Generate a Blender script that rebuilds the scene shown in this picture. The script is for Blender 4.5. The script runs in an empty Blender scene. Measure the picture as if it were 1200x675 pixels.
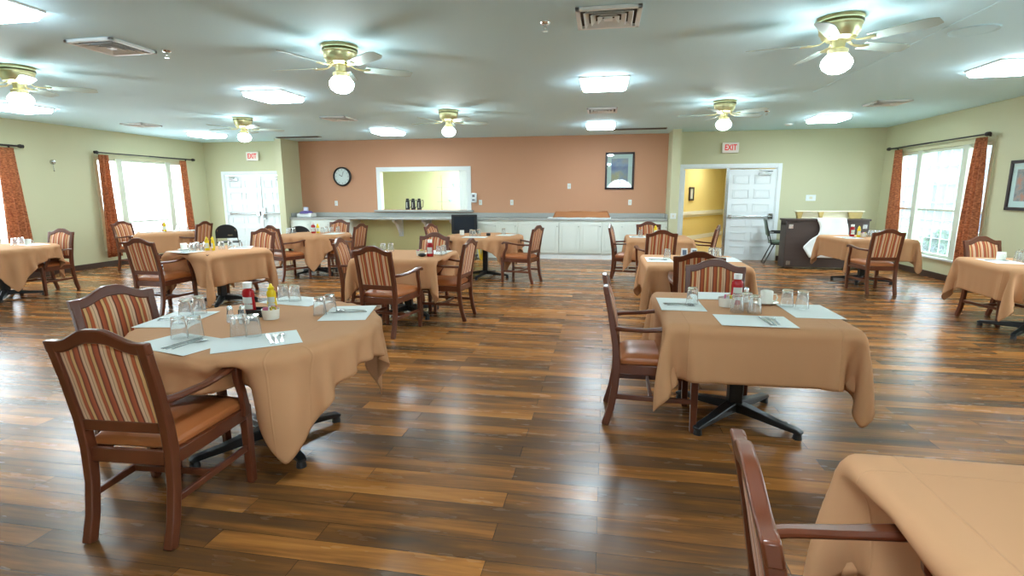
import bpy, bmesh, math, random
import numpy as np
from mathutils import Matrix, Vector
random.seed(7)
PI = math.pi
S = bpy.context.scene
C = S.collection
# ------------------------------------------------------------------ camera, world, exposure
cam = bpy.data.cameras.new('camera'); cam.sensor_width = 36; cam.lens = 617.97/1200*36; cam.clip_start = .05
co = bpy.data.objects.new('camera', cam); C.objects.link(co); S.camera = co
pi_, ya, ro = 0.17784, 0.17476, -0.003415
fw = Vector((-math.sin(ya)*math.cos(pi_), math.cos(ya)*math.cos(pi_), -math.sin(pi_)))
r0 = Vector((math.cos(ya), math.sin(ya), 0)); u0 = r0.cross(fw)
rr = r0*math.cos(ro)+u0*math.sin(ro); uu = u0*math.cos(ro)-r0*math.sin(ro)
M = Matrix((rr, uu, -fw)).transposed().to_4x4(); M.translation = (0, 0, 1.5)
co.matrix_world = M
S.view_settings.view_transform = 'Standard'; S.view_settings.look = 'None'
S.view_settings.gamma = 1; S.view_settings.exposure = 1.55
S.view_settings.use_curve_mapping = False
W = bpy.data.worlds.new('sky'); S.world = W; W.use_nodes = True
bg = W.node_tree.nodes['Background']; bg.inputs[0].default_value = (.78, .92, 1, 1); bg.inputs[1].default_value = 3.7
FIX_E = 22.0      # strength of the ceiling light diffusers
GLOBE_E = 20.0    # strength of the fan globes
H = 2.82; XL = -10.37; XR = 5.72; YB = 12.55; YO = 12.76; YF = -2.6; YC = 12.14

# ------------------------------------------------------------------ materials
def lin(c):
    c = [v/255 for v in c]
    return tuple(v/12.92 if v <= .04045 else ((v+.055)/1.055)**2.4 for v in c)+(1,)
MATS = {}
def mat(name, rgb, rough=.5, metal=0, spec=.5, coat=0, trans=0, emit=0, noise=None, bump=None, subs=0, alpha=1, ior=1.45):
    if name in MATS: return MATS[name]
    m = bpy.data.materials.new(name); m.use_nodes = True; nt = m.node_tree; p = nt.nodes['Principled BSDF']
    p.inputs['Base Color'].default_value = lin(rgb); p.inputs['Roughness'].default_value = rough
    p.inputs['Metallic'].default_value = metal; p.inputs['Specular IOR Level'].default_value = spec
    p.inputs['Coat Weight'].default_value = coat; p.inputs['Coat Roughness'].default_value = .12
    p.inputs['Transmission Weight'].default_value = trans; p.inputs['IOR'].default_value = ior
    p.inputs['Alpha'].default_value = alpha
    if emit:
        p.inputs['Emission Color'].default_value = lin(rgb); p.inputs['Emission Strength'].default_value = emit
    tc = nt.nodes.new('ShaderNodeTexCoord')
    if noise:   # (scale vector, amount)
        mp = nt.nodes.new('ShaderNodeMapping'); mp.inputs['Scale'].default_value = noise[0]
        n = nt.nodes.new('ShaderNodeTexNoise'); n.inputs['Scale'].default_value = 1; n.inputs['Detail'].default_value = 4
        mx = nt.nodes.new('ShaderNodeMix'); mx.data_type = 'RGBA'
        a = noise[1]; c = lin(rgb)
        mx.inputs[6].default_value = tuple(max(0, v*(1-a)) for v in c[:3])+(1,)
        mx.inputs[7].default_value = tuple(min(1, v*(1+a)) for v in c[:3])+(1,)
        nt.links.new(tc.outputs['Object'], mp.inputs[0]); nt.links.new(mp.outputs[0], n.inputs[0])
        nt.links.new(n.outputs[0], mx.inputs[0]); nt.links.new(mx.outputs[2], p.inputs['Base Color'])
    if bump:    # (scale, strength)
        n = nt.nodes.new('ShaderNodeTexNoise'); n.inputs['Scale'].default_value = bump[0]; n.inputs['Detail'].default_value = 3
        b = nt.nodes.new('ShaderNodeBump'); b.inputs['Strength'].default_value = bump[1]; b.inputs['Distance'].default_value = .01
        nt.links.new(tc.outputs['Object'], n.inputs[0]); nt.links.new(n.outputs[0], b.inputs['Height'])
        nt.links.new(b.outputs[0], p.inputs['Normal'])
    MATS[name] = m; return m
m_wall = mat('green_wall_paint', (198, 196, 160), .6, bump=(60, .05))
m_orange = mat('orange_wall_paint', (196, 146, 113), .6, noise=((.5, .5, .5), .05))
m_ceil = mat('ceiling_paint', (206, 240, 250), .7, bump=(90, .08))
m_white = mat('white_paint', (232, 238, 238), .35)
m_sage = mat('sage_trim', (204, 210, 192), .5)
m_whitem = mat('white_metal', (225, 230, 228), .4)
m_brownbase = mat('brown_baseboard', (70, 52, 45), .35)
m_wood = mat('chair_wood', (98, 50, 30), .3, coat=.3, noise=((9, 9, 2.5), .35))
m_leather = mat('orange_leather', (176, 104, 58), .36, noise=((5, 5, 5), .12), bump=(200, .05))
m_black = mat('black_metal', (38, 40, 42), .35)
m_blackp = mat('black_plastic', (30, 31, 33), .4)
m_cloth = mat('tan_tablecloth', (196, 146, 106), .8, spec=.2, bump=(500, .05))
nt = m_cloth.node_tree; _p = nt.nodes['Principled BSDF']; _tc = nt.nodes['Texture Coordinate']; _sx = nt.nodes.new('ShaderNodeSeparateXYZ'); nt.links.new(_tc.outputs['Object'], _sx.inputs[0])
_o = []
for _k in (0, 1):
    _prev = _sx.outputs[_k]
    for _op, _v in (('ABSOLUTE', 0), ('SUBTRACT', .4), ('ABSOLUTE', 0), ('DIVIDE', .006), ('MINIMUM', 1)):
        _m = nt.nodes.new('ShaderNodeMath'); _m.operation = _op; _m.inputs[1].default_value = _v; nt.links.new(_prev, _m.inputs[0]); _prev = _m.outputs[0]
    _o.append(_prev)
_m = nt.nodes.new('ShaderNodeMath'); _m.operation = 'MULTIPLY'; nt.links.new(_o[0], _m.inputs[0]); nt.links.new(_o[1], _m.inputs[1])
_b = nt.nodes.new('ShaderNodeBump'); _b.invert = True; _b.inputs['Strength'].default_value = .5; _b.inputs['Distance'].default_value = .004
nt.links.new(_m.outputs[0], _b.inputs['Height']); nt.links.new(nt.nodes['Bump'].outputs[0], _b.inputs['Normal']); nt.links.new(_b.outputs[0], _p.inputs['Normal'])
m_mat = mat('paper_placemat', (224, 230, 226), .7)
m_steel = mat('stainless_steel', (190, 192, 192), .22, metal=1)
m_chrome = mat('chrome', (220, 222, 222), .12, metal=1)
m_brass = mat('polished_brass', (226, 220, 172), .36, metal=1)
m_rod = mat('bronze_rod', (48, 42, 42), .4, metal=.3)
m_glass = mat('tumbler_glass', (250, 252, 252), .04, trans=1, ior=1.35)
nt = m_glass.node_tree; _tr = nt.nodes.new('ShaderNodeBsdfTranslucent'); _tr.inputs[0].default_value = (.95, .97, .97, 1)
_ms = nt.nodes.new('ShaderNodeMixShader'); _ms.inputs[0].default_value = .08
nt.links.new(nt.nodes['Principled BSDF'].outputs[0], _ms.inputs[1]); nt.links.new(_tr.outputs[0], _ms.inputs[2]); nt.links.new(_ms.outputs[0], nt.nodes['Material Output'].inputs[0])
m_ceramic = mat('white_ceramic', (235, 233, 222), .2)
m_red = mat('ketchup_red', (168, 24, 30), .25)
m_yellow = mat('mustard_yellow', (240, 208, 20), .3)
m_capw = mat('white_cap_plastic', (240, 240, 238), .35)
m_lab = mat('bottle_label', (214, 220, 214), .5)
m_counter = mat('grey_laminate', (168, 170, 166), .22, noise=((60, 60, 60), .1))
m_cab = mat('cabinet_paint', (226, 231, 222), .4)
m_hall = mat('yellow_wall_paint', (224, 208, 142), .6)
m_lime = mat('lime_wall_paint', (218, 226, 192), .6)
m_under = mat('counter_back_wall_paint', (214, 208, 150), .6)
m_piano = mat('dark_piano_wood', (70, 57, 52), .5, noise=((1.5, 1.5, 14), .2))
m_gilt = mat('gilt_wood', (176, 152, 92), .45, noise=((10, 10, 10), .15))
m_cream = mat('cream_board', (222, 214, 186), .5)
m_greenv = mat('green_vinyl', (84, 104, 84), .4)
m_exitw = mat('exit_sign_housing', (236, 232, 220), .4)
m_exitr = mat('exit_sign_red', (206, 34, 34), .5, emit=.2)
m_diff = mat('light_diffuser', (228, 246, 255), .5, emit=FIX_E)
m_band = mat('light_side_band', (230, 247, 255), .5, emit=3.5)
m_globe = mat('lit_globe_glass', (236, 250, 252), .4, emit=GLOBE_E)
m_blade = mat('fan_blade', (176, 194, 188), .45)
m_cardb = mat('pale_card', (226, 230, 232), .5)
m_purple = mat('purple_plastic', (98, 84, 146), .35)
m_clearp = mat('pale_clear_plastic', (210, 214, 228), .2)
m_pitch = mat('steel_dark_band', (60, 62, 64), .3)
m_tanfold = mat('brown_folded_cloth', (168, 112, 74), .85, spec=.2)
m_ground = mat('pale_pavement', (218, 220, 218), .9, noise=((1, 1, 1), .05))
m_grass = mat('lawn_grass', (78, 104, 62), .95, noise=((3, 3, 3), .3))
m_leaf = mat('shrub_leaf', (66, 104, 56), .8, noise=((6, 6, 6), .4))
m_siding = mat('pale_siding', (74, 92, 112), .7)
m_roof = mat('grey_roof', (104, 110, 120), .8)
m_darkwin = mat('house_window_glass', (120, 142, 160), .15)
m_wheelg = mat('grey_rubber', (70, 70, 70), .6)
m_hallfloor = mat('hall_floor', (196, 168, 112), .3)

def node_mat(name):
    m = bpy.data.materials.new(name); m.use_nodes = True; MATS[name] = m
    return m, m.node_tree, m.node_tree.nodes['Principled BSDF']
# floor: staggered planks running along x
m_floor, nt, p = node_mat('wood_plank_floor')
N = nt.nodes.new; Lk = nt.links.new
tc = N('ShaderNodeTexCoord')
br = N('ShaderNodeTexBrick'); br.offset = .37; br.offset_frequency = 2; br.squash = 1
br.inputs['Scale'].default_value = 1; br.inputs['Brick Width'].default_value = 1.22; br.inputs['Row Height'].default_value = .127
br.inputs['Mortar Size'].default_value = .0012; br.inputs['Mortar Smooth'].default_value = .2
br.inputs['Color1'].default_value = (0, 0, 0, 1); br.inputs['Color2'].default_value = (1, 1, 1, 1); br.inputs['Mortar'].default_value = (0, 0, 0, 1)
br.inputs['Bias'].default_value = 0
Lk(tc.outputs['Object'], br.inputs['Vector'])
def noise(scl, detail=4, rough=.55, dist=0):
    mp = N('ShaderNodeMapping'); mp.inputs['Scale'].default_value = scl
    n = N('ShaderNodeTexNoise'); n.inputs['Scale'].default_value = 1; n.inputs['Detail'].default_value = detail
    n.inputs['Roughness'].default_value = rough; n.inputs['Distortion'].default_value = dist
    return mp, n
mpA, nA = noise((1.1, 13, 1), 5, .6, .4)
# shift the grain per plank
sh = N('ShaderNodeVectorMath'); sh.operation = 'MULTIPLY_ADD'; sh.inputs[1].default_value = (7.3, 5.1, 3.3)
Lk(br.outputs['Color'], sh.inputs[0]); Lk(tc.outputs['Object'], sh.inputs[2])
Lk(sh.outputs[0], mpA.inputs[0]); Lk(mpA.outputs[0], nA.inputs[0])
mpB, nB = noise((2.5, 80, 1), 3, .6); Lk(sh.outputs[0], mpB.inputs[0]); Lk(mpB.outputs[0], nB.inputs[0])
mth = N('ShaderNodeMath'); mth.operation = 'MULTIPLY_ADD'; mth.inputs[1].default_value = .42
sep = N('ShaderNodeSeparateColor'); Lk(br.outputs['Color'], sep.inputs[0])
mt2 = N('ShaderNodeMath'); mt2.operation = 'MULTIPLY_ADD'; mt2.inputs[1].default_value = 1.15; mt2.inputs[2].default_value = -.25
Lk(nA.outputs[0], mt2.inputs[0])
Lk(sep.outputs[0], mth.inputs[0]); Lk(mt2.outputs[0], mth.inputs[2])
mt3 = N('ShaderNodeMath'); mt3.operation = 'MULTIPLY_ADD'; mt3.inputs[1].default_value = .22; mt3.inputs[2].default_value = -.11
Lk(nB.outputs[0], mt3.inputs[0])
ad = N('ShaderNodeMath'); ad.operation = 'ADD'; Lk(mth.outputs[0], ad.inputs[0]); Lk(mt3.outputs[0], ad.inputs[1])
rp = N('ShaderNodeValToRGB'); e = rp.color_ramp.elements
e[0].position = .2; e[0].color = lin((86, 64, 46)); e[1].position = .92; e[1].color = lin((196, 134, 76))
for pos, c in ((.42, (112, 74, 42)), (.62, (152, 98, 50)), (.78, (182, 118, 58))):
    k = e.new(pos); k.color = lin(c)
Lk(ad.outputs[0], rp.inputs[0])
mx = N('ShaderNodeMix'); mx.data_type = 'RGBA'; mx.inputs[7].default_value = lin((30, 20, 14))
Lk(br.outputs['Fac'], mx.inputs[0]); Lk(rp.outputs[0], mx.inputs[6]); Lk(mx.outputs[2], p.inputs['Base Color'])
p.inputs['Roughness'].default_value = .22; p.inputs['Specular IOR Level'].default_value = .3
mpR, nR = noise((3, 14, 1), 3); Lk(tc.outputs['Object'], mpR.inputs[0]); Lk(mpR.outputs[0], nR.inputs[0])
rr_ = N('ShaderNodeMapRange'); rr_.inputs[3].default_value = .2; rr_.inputs[4].default_value = .32
Lk(nR.outputs[0], rr_.inputs[0]); Lk(rr_.outputs[0], p.inputs['Roughness'])
bp = N('ShaderNodeBump'); bp.inputs['Strength'].default_value = .04; bp.inputs['Distance'].default_value = .004
Lk(nA.outputs[0], bp.inputs['Height']); Lk(bp.outputs[0], p.inputs['Normal'])
# striped upholstery
m_stripe, nt, p = node_mat('striped_upholstery'); N = nt.nodes.new; Lk = nt.links.new
tc = N('ShaderNodeTexCoord'); sx = N('ShaderNodeSeparateXYZ'); Lk(tc.outputs['Object'], sx.inputs[0])
wv = N('ShaderNodeTexNoise'); wv.inputs['Scale'].default_value = 6; Lk(tc.outputs['Object'], wv.inputs[0])
a1 = N('ShaderNodeMath'); a1.operation = 'MULTIPLY_ADD'; a1.inputs[1].default_value = .012; Lk(wv.outputs[0], a1.inputs[0]); Lk(sx.outputs[0], a1.inputs[2])
a2 = N('ShaderNodeMath'); a2.operation = 'MULTIPLY'; a2.inputs[1].default_value = 10.5; Lk(a1.outputs[0], a2.inputs[0])
fr = N('ShaderNodeMath'); fr.operation = 'FRACT'; Lk(a2.outputs[0], fr.inputs[0])
rp = N('ShaderNodeValToRGB'); rp.color_ramp.interpolation = 'LINEAR'; e = rp.color_ramp.elements
stops = [(0, (172, 82, 46)), (.14, (182, 92, 54)), (.17, (112, 54, 36)), (.22, (112, 54, 36)), (.25, (214, 174, 142)), (.36, (222, 184, 152)), (.39, (140, 92, 60)), (.42, (220, 184, 150)),
         (.52, (212, 170, 128)), (.55, (176, 84, 46)), (.68, (186, 94, 54)), (.71, (118, 62, 44)), (.75, (212, 168, 112)), (.86, (214, 170, 112)), (.89, (112, 56, 36)), (.95, (150, 72, 44))]
e[0].position, e[0].color = 0, lin(stops[0][1]); e[1].position, e[1].color = 1, lin((172, 82, 46))
for pos, c in stops[1:]: k = e.new(pos); k.color = lin(c)
Lk(fr.outputs[0], rp.inputs[0]); Lk(rp.outputs[0], p.inputs['Base Color']); p.inputs['Roughness'].default_value = .7
p.inputs['Specular IOR Level'].default_value = .25; p.inputs['Sheen Weight'].default_value = .15
# curtains: rust weave
m_curt, nt, p = node_mat('rust_curtain_weave'); N = nt.nodes.new; Lk = nt.links.new
tc = N('ShaderNodeTexCoord'); mp = N('ShaderNodeMapping'); mp.inputs['Scale'].default_value = (30, 30, 55); Lk(tc.outputs['Object'], mp.inputs[0])
n = N('ShaderNodeTexNoise'); n.inputs['Scale'].default_value = 1; n.inputs['Detail'].default_value = 3; Lk(mp.outputs[0], n.inputs[0])
rp = N('ShaderNodeValToRGB'); rp.color_ramp.elements[0].position = .35; rp.color_ramp.elements[0].color = lin((146, 80, 48)); rp.color_ramp.elements[1].position = .65; rp.color_ramp.elements[1].color = lin((208, 132, 82))
Lk(n.outputs[0], rp.inputs[0]); Lk(rp.outputs[0], p.inputs['Base Color']); p.inputs['Roughness'].default_value = .75
tr = N('ShaderNodeBsdfTranslucent'); Lk(rp.outputs[0], tr.inputs[0]); ms = N('ShaderNodeMixShader'); ms.inputs[0].default_value = .3
Lk(p.outputs[0], ms.inputs[1]); Lk(tr.outputs[0], ms.inputs[2]); Lk(ms.outputs[0], nt.nodes['Material Output'].inputs[0])
# sheer and window glass
def sheer(name, col, fac, glossy=False):
    m, nt, p = node_mat(name); N = nt.nodes.new; Lk = nt.links.new
    t = N('ShaderNodeBsdfTransparent'); t.inputs[0].default_value = (1, 1, 1, 1)
    if glossy:
        d = N('ShaderNodeBsdfGlossy'); d.inputs['Roughness'].default_value = .02
    else:
        d = N('ShaderNodeBsdfTranslucent'); d.inputs[0].default_value = col
    ms = N('ShaderNodeMixShader'); ms.inputs[0].default_value = fac
    Lk(t.outputs[0], ms.inputs[1]); Lk(d.outputs[0], ms.inputs[2]); Lk(ms.outputs[0], nt.nodes['Material Output'].inputs[0])
    return m
m_sheer = sheer('white_sheer', (.8, .88, 1, 1), .16)
m_pane = sheer('window_glass', None, .05, True)
m_pglass = sheer('picture_glass', None, .2, True)
# artwork: soft blue / dark print (a flat picture)
def art(name, c1, c2, c3, scl):
    m, nt, p = node_mat(name); N = nt.nodes.new; Lk = nt.links.new
    tc = N('ShaderNodeTexCoord'); n = N('ShaderNodeTexNoise'); n.inputs['Scale'].default_value = scl; n.inputs['Detail'].default_value = 5
    Lk(tc.outputs['Object'], n.inputs[0]); rp = N('ShaderNodeValToRGB'); e = rp.color_ramp.elements
    e[0].position = .38; e[0].color = lin(c1); e[1].position = .64; e[1].color = lin(c3); k = e.new(.5); k.color = lin(c2)
    Lk(n.outputs[0], rp.inputs[0]); Lk(rp.outputs[0], p.inputs['Base Color']); p.inputs['Roughness'].default_value = .6
    return m
m_art1 = art('blue_print', (96, 122, 176), (132, 154, 178), (168, 168, 132), 3)
m_art2 = art('street_print', (96, 98, 100), (140, 132, 122), (186, 110, 70), 9)

# ------------------------------------------------------------------ mesh helpers
def B(): return bmesh.new()
def box(bm, c, s, rz=0, rx=0, ry=0):
    mt = Matrix.Translation(c) @ Matrix.Rotation(rz, 4, 'Z') @ Matrix.Rotation(ry, 4, 'Y') @ Matrix.Rotation(rx, 4, 'X') @ Matrix.Diagonal((s[0], s[1], s[2], 1))
    bmesh.ops.create_cube(bm, size=1, matrix=mt); return bm
def bb(bm, x0, x1, y0, y1, z0, z1): return box(bm, ((x0+x1)/2, (y0+y1)/2, (z0+z1)/2), (x1-x0, y1-y0, z1-z0))
def cyl(bm, p0, p1, r, r1=None, n=14):
    p0 = Vector(p0); p1 = Vector(p1); d = p1-p0
    q = d.to_track_quat('Z', 'Y').to_matrix().to_4x4()
    bmesh.ops.create_cone(bm, cap_ends=True, segments=n, radius1=r, radius2=r if r1 is None else r1, depth=d.length,
                          matrix=Matrix.Translation((p0+p1)/2) @ q); return bm
def sph(bm, c, r, sc=(1, 1, 1), n=16):
    bmesh.ops.create_uvsphere(bm, u_segments=n, v_segments=max(6, n//2), radius=r, matrix=Matrix.Translation(c) @ Matrix.Diagonal((*sc, 1))); return bm
def lathe(bm, prof, c=(0, 0, 0), n=20, close=False):
    rings = []
    for r, z in prof:
        if r < 1e-5: rings.append([bm.verts.new((c[0], c[1], c[2]+z))])
        else: rings.append([bm.verts.new((c[0]+r*math.cos(2*PI*k/n), c[1]+r*math.sin(2*PI*k/n), c[2]+z)) for k in range(n)])
    for a, b in zip(rings, rings[1:]):
        for k in range(n):
            k2 = (k+1) % n
            if len(a) == 1 and len(b) == 1: continue
            if len(a) == 1: bm.faces.new((a[0], b[k2], b[k]))
            elif len(b) == 1: bm.faces.new((a[k], a[k2], b[0]))
            else: bm.faces.new((a[k], a[k2], b[k2], b[k]))
    return bm
def sweep(bm, pts, w, d, side=(1, 0, 0), round_=False):
    """a bar of width w (along side) and depth d following pts; w, d may be lists"""
    pts = [Vector(q) for q in pts]; side = Vector(side).normalized(); n = len(pts); rings = []
    for i, q in enumerate(pts):
        t = (pts[min(i+1, n-1)]-pts[max(i-1, 0)]).normalized()
        s = (side-t*side.dot(t)).normalized(); u = t.cross(s)
        ww = (w[i] if isinstance(w, (list, tuple)) else w)/2; dd = (d[i] if isinstance(d, (list, tuple)) else d)/2
        if round_: rings.append([bm.verts.new(q+s*ww*math.cos(2*PI*k/10)+u*dd*math.sin(2*PI*k/10)) for k in range(10)])
        else: rings.append([bm.verts.new(q+s*a*ww+u*b*dd) for a, b in ((-1, -1), (1, -1), (1, 1), (-1, 1))])
    m = len(rings[0])
    for a, b in zip(rings, rings[1:]):
        for k in range(m): bm.faces.new((a[k], a[(k+1) % m], b[(k+1) % m], b[k]))
    bm.faces.new(rings[0][::-1]); bm.faces.new(rings[-1]); return bm
def prism(bm, poly, axis, a0, a1):
    """extrude a polygon: axis 'y' -> poly is (x,z); 'x' -> (y,z); 'z' -> (x,y)"""
    def P(q, a): return {'y': (q[0], a, q[1]), 'x': (a, q[0], q[1]), 'z': (q[0], q[1], a)}[axis]
    A = [bm.verts.new(P(q, a0)) for q in poly]; Bv = [bm.verts.new(P(q, a1)) for q in poly]
    bm.faces.new(A); bm.faces.new(Bv[::-1]); n = len(poly)
    for k in range(n): bm.faces.new((A[k], Bv[k], Bv[(k+1) % n], A[(k+1) % n]))
    return bm
def obj(name, bm, m, parent=None, bevel=0, smooth=False, sub=0, loc=None, rz=0):
    bmesh.ops.recalc_face_normals(bm, faces=bm.faces)
    me = bpy.data.meshes.new(name); bm.to_mesh(me); bm.free(); me.materials.append(m)
    if smooth or bevel:
        me.polygons.foreach_set('use_smooth', [True]*len(me.polygons))
        if not sub:
            try: me.set_sharp_from_angle(angle=math.radians(38))
            except Exception: pass
    o = bpy.data.objects.new(name, me); C.objects.link(o)
    if parent: o.parent = parent
    if loc: o.location = loc
    o.rotation_euler.z = rz
    if bevel:
        b = o.modifiers.new('bevel', 'BEVEL'); b.width = bevel; b.segments = 2; b.limit_method = 'ANGLE'; b.angle_limit = math.radians(40)
    if sub:
        s = o.modifiers.new('sub', 'SUBSURF'); s.levels = sub; s.render_levels = sub
    return o
def tag(o, label, cat, group=None):
    o['label'] = label; o['category'] = cat
    if group: o['group'] = group
    return o
def thing(name, label, cat, loc=(0, 0, 0), rz=0, group=None):
    o = bpy.data.objects.new(name, None); C.objects.link(o); o.location = loc; o.rotation_euler.z = rz; o.empty_display_size = .1
    return tag(o, label, cat, group)
KIDS = {}
def kids(o): return [c for c in bpy.data.objects if c.parent == o]
def dup(root, loc, rz, label, group=None, extra=None):
    r = root.copy(); C.objects.link(r); r.location = loc; r.rotation_euler = (0, 0, rz)
    r['label'] = label
    if group: r['group'] = group
    if root.name not in KIDS: KIDS[root.name] = [(c, kids(c)) for c in kids(root)]
    for ch, gs in KIDS[root.name]:
        c = ch.copy(); C.objects.link(c); c.parent = r
        for g in gs:
            d = g.copy(); C.objects.link(d); d.parent = c
    return r
class Kind:
    """first call places the prototype, later calls place copies"""
    def __init__(s, make): s.make = make; s.proto = None; s.n = 0
    def __call__(s, loc, rz, label, group=None):
        if s.proto is None:
            s.proto = s.make(); o = s.proto; o.location = loc; o.rotation_euler.z = rz; o['label'] = label
            if group: o['group'] = group
            if s.proto.name not in KIDS: KIDS[s.proto.name] = [(c, kids(c)) for c in kids(s.proto)]
            return o
        return dup(s.proto, loc, rz, label, group)
def struct(name, bm, m, parent=None, **k):
    o = obj(name, bm, m, parent, **k)
    if not parent: o['kind'] = 'structure'
    return o

# ------------------------------------------------------------------ room shell
TH = .14
def wall_grid(us, vs, holes, mk):
    """solid wall from a grid of boxes leaving rectangular holes; mk(u0,u1,v0,v1)"""
    for i in range(len(us)-1):
        for j in range(len(vs)-1):
            u, v = (us[i]+us[i+1])/2, (vs[j]+vs[j+1])/2
            if any(a < u < b and c < v < d for a, b, c, d in holes): continue
            mk(us[i], us[i+1], vs[j], vs[j+1])
def struct_wall(name, m, holes, u0, u1, mk, top=H):
    bm = B(); us = sorted({u0, u1, *[h[0] for h in holes], *[h[1] for h in holes]}); vs = sorted({0, top, *[h[2] for h in holes], *[h[3] for h in holes]})
    wall_grid(us, vs, holes, lambda a, b, c, d: mk(bm, a, b, c, d))
    bmesh.ops.remove_doubles(bm, verts=bm.verts, dist=1e-4)
    return struct(name, bm, m)
bm = B(); bb(bm, XL-TH, XR+TH, YF-TH, YB+.4, -.1, 0); struct('floor', bm, m_floor)
bm = B(); bb(bm, XL-TH, XR+TH, YF-TH, YB+.4, H, H+.12); struct('ceiling', bm, m_ceil)
WZ0, WZ1 = .37, 2.25
WL = [(9.5, 11.86), (5.6, 7.8), (-.6, 1.6)]          # left wall windows (y range); last one unseen, added for daylight
WR = [(9.33, 11.93), (3.2, 5.8)]                       # right wall windows; second one unseen, added for its light
struct_wall('wall_left', m_wall, [(a, b, WZ0, WZ1) for a, b in WL], YF-TH, YB+.4, lambda bm, a, b, c, d: bb(bm, XL-TH, XL, a, b, c, d))
struct_wall('wall_right', m_wall, [(a, b, WZ0, WZ1) for a, b in WR], YF-TH, YB+.4, lambda bm, a, b, c, d: bb(bm, XR, XR+TH, a, b, c, d))
# wall behind the camera with an arched window
bm = B(); AX, AR, AZ = .66, .72, 1.5

bb(bm, XL-TH, AX-AR, YF-TH, YF, 0, H); bb(bm, AX+AR, XR+TH, YF-TH, YF, 0, H); bb(bm, AX-AR, AX+AR, YF-TH, YF, 0, .4)
arc = [(AX-AR*math.cos(k*PI/24), AZ+AR*math.sin(k*PI/24)) for k in range(25)]
for (xa, za), (xb, zb) in zip(arc, arc[1:]): prism(bm, [(xa, za), (xb, zb), (xb, H), (xa, H)], 'y', YF-TH, YF)
struct('wall_front', bm, m_wall)
bm = B()
for t in range(24):
    a0, a1 = t*PI/24, (t+1)*PI/24
    sweep(bm, [(AX+(AR-.02)*math.cos(a0), YF-.05, AZ+(AR-.02)*math.sin(a0)), (AX+(AR-.02)*math.cos(a1), YF-.05, AZ+(AR-.02)*math.sin(a1))], .06, .05, (0, 1, 0))
for x in (AX-AR+.02, AX, AX+AR-.02): bb(bm, x-.02, x+.02, YF-.08, YF-.03, .4, AZ+(AR if x == AX else 0))
bb(bm, AX-AR, AX+AR, YF-.08, YF-.03, .4, .46); bb(bm, AX-AR, AX+AR, YF-.08, YF-.03, AZ-.03, AZ+.03)
wf = struct('window_6', bm, m_white)
# back wall, green (left and right of the recess), door openings
D1 = (-9.83, -8.02, 0, 2.0); D2 = (1.68, 3.66, 0, 2.04)
mkb = lambda bm, a, b, c, d: bb(bm, a, b, YB, YB+TH, c, d)
struct_wall('wall_back_left', m_wall, [D1], XL, -7.95, mkb)
struct_wall('wall_back_right', m_wall, [D2], 1.5, XR, mkb)
bm = B(); bb(bm, -7.95, -7.79, 12.0, YB+.3, 0, H); struct('wall_pier_left', bm, m_wall)
bm = B(); bb(bm, 1.36, 1.54, 11.96, YB+.3, 0, H); struct('wall_pier_right', bm, m_wall)
# orange wall above the counter, pale wall below it
PW = (-5.6, -3.36, 1.1, 2.05)
struct_wall('wall_back_orange', m_orange, [PW, (-7.8, 1.37, 0, .9)], -7.8, 1.37, lambda bm, a, b, c, d: bb(bm, a, b, YO, YO+TH, c, d))
bm = B(); bb(bm, -7.8, 1.37, YO, YO+TH, 0, .9); struct('wall_back_lower', bm, m_under)
# kitchen behind the hatch
bm = B(); bb(bm, -7.2, -1.9, 15.2, 15.3, 0, H); bb(bm, -7.2, -7.1, YO+TH, 15.2, 0, H); bb(bm, -2.0, -1.9, YO+TH, 15.2, 0, H); struct('wall_kitchen', bm, m_lime)
bm = B(); bb(bm, -7.2, -1.9, YO+TH, 15.3, H-.3, H-.2); struct('ceiling_kitchen', bm, m_ceil)
bm = B(); bb(bm, -7.2, -1.9, YO+TH, 15.3, -.1, 0); struct('floor_kitchen', bm, m_floor)
# corridor behind the right door
bm = B(); bb(bm, 1.56, 8, YB+TH, 23, -.1, 0); struct('floor_hall', bm, m_hallfloor)
bm = B(); bb(bm, 1.56, 8, YB+TH, 23, 2.6, 2.7); struct('ceiling_hall', bm, m_ceil)
hv = Vector((4.6-2.2, 21-17.1)); hl = hv.length; ha = math.atan2(hv.y, hv.x)
bm = B(); box(bm, (3.4, 19.05, 1.3), (8, .1, 2.6), ha); bb(bm, 1.56, 1.62, YB+TH, 16.5, 0, 2.6); bb(bm, 4.9, 5.0, YB+TH, 23, 0, 2.6); struct('wall_hall', bm, m_hall)
nrm = Vector((math.sin(ha), -math.cos(ha), 0))
bm = B(); box(bm, Vector((3.4, 19.05, .06))+nrm*.07, (7.6, .03, .14), ha); struct('baseboard_hall', bm, m_white)
bm = B(); box(bm, Vector((3.4, 19.05, .86))+nrm*.1, (7.4, .07, .1), ha); box(bm, Vector((3.4, 19.05, .78))+nrm*.07, (7.4, .03, .1), ha)
hr = struct('trim_1', bm, m_white)
# baseboards
def base(name, x0, x1, y0, y1):
    bm = B(); bb(bm, x0, x1, y0, y1, 0, .11); struct(name, bm, m_brownbase, bevel=.004)
base('baseboard_left', XL, XL+.015, YF, YB); base('baseboard_right', XR-.015, XR, YF, YB)
base('baseboard_back', 3.76, XR, YB-.015, YB); base('baseboard_front', XL, XR, YF, YF+.015)
base('baseboard_corner', XL, -9.93, YB-.015, YB)
bm = B(); bb(bm, 2.69, 2.705, YF, 8.0, H-.004, H); struct('trim_2', bm, m_ceil)
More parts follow.
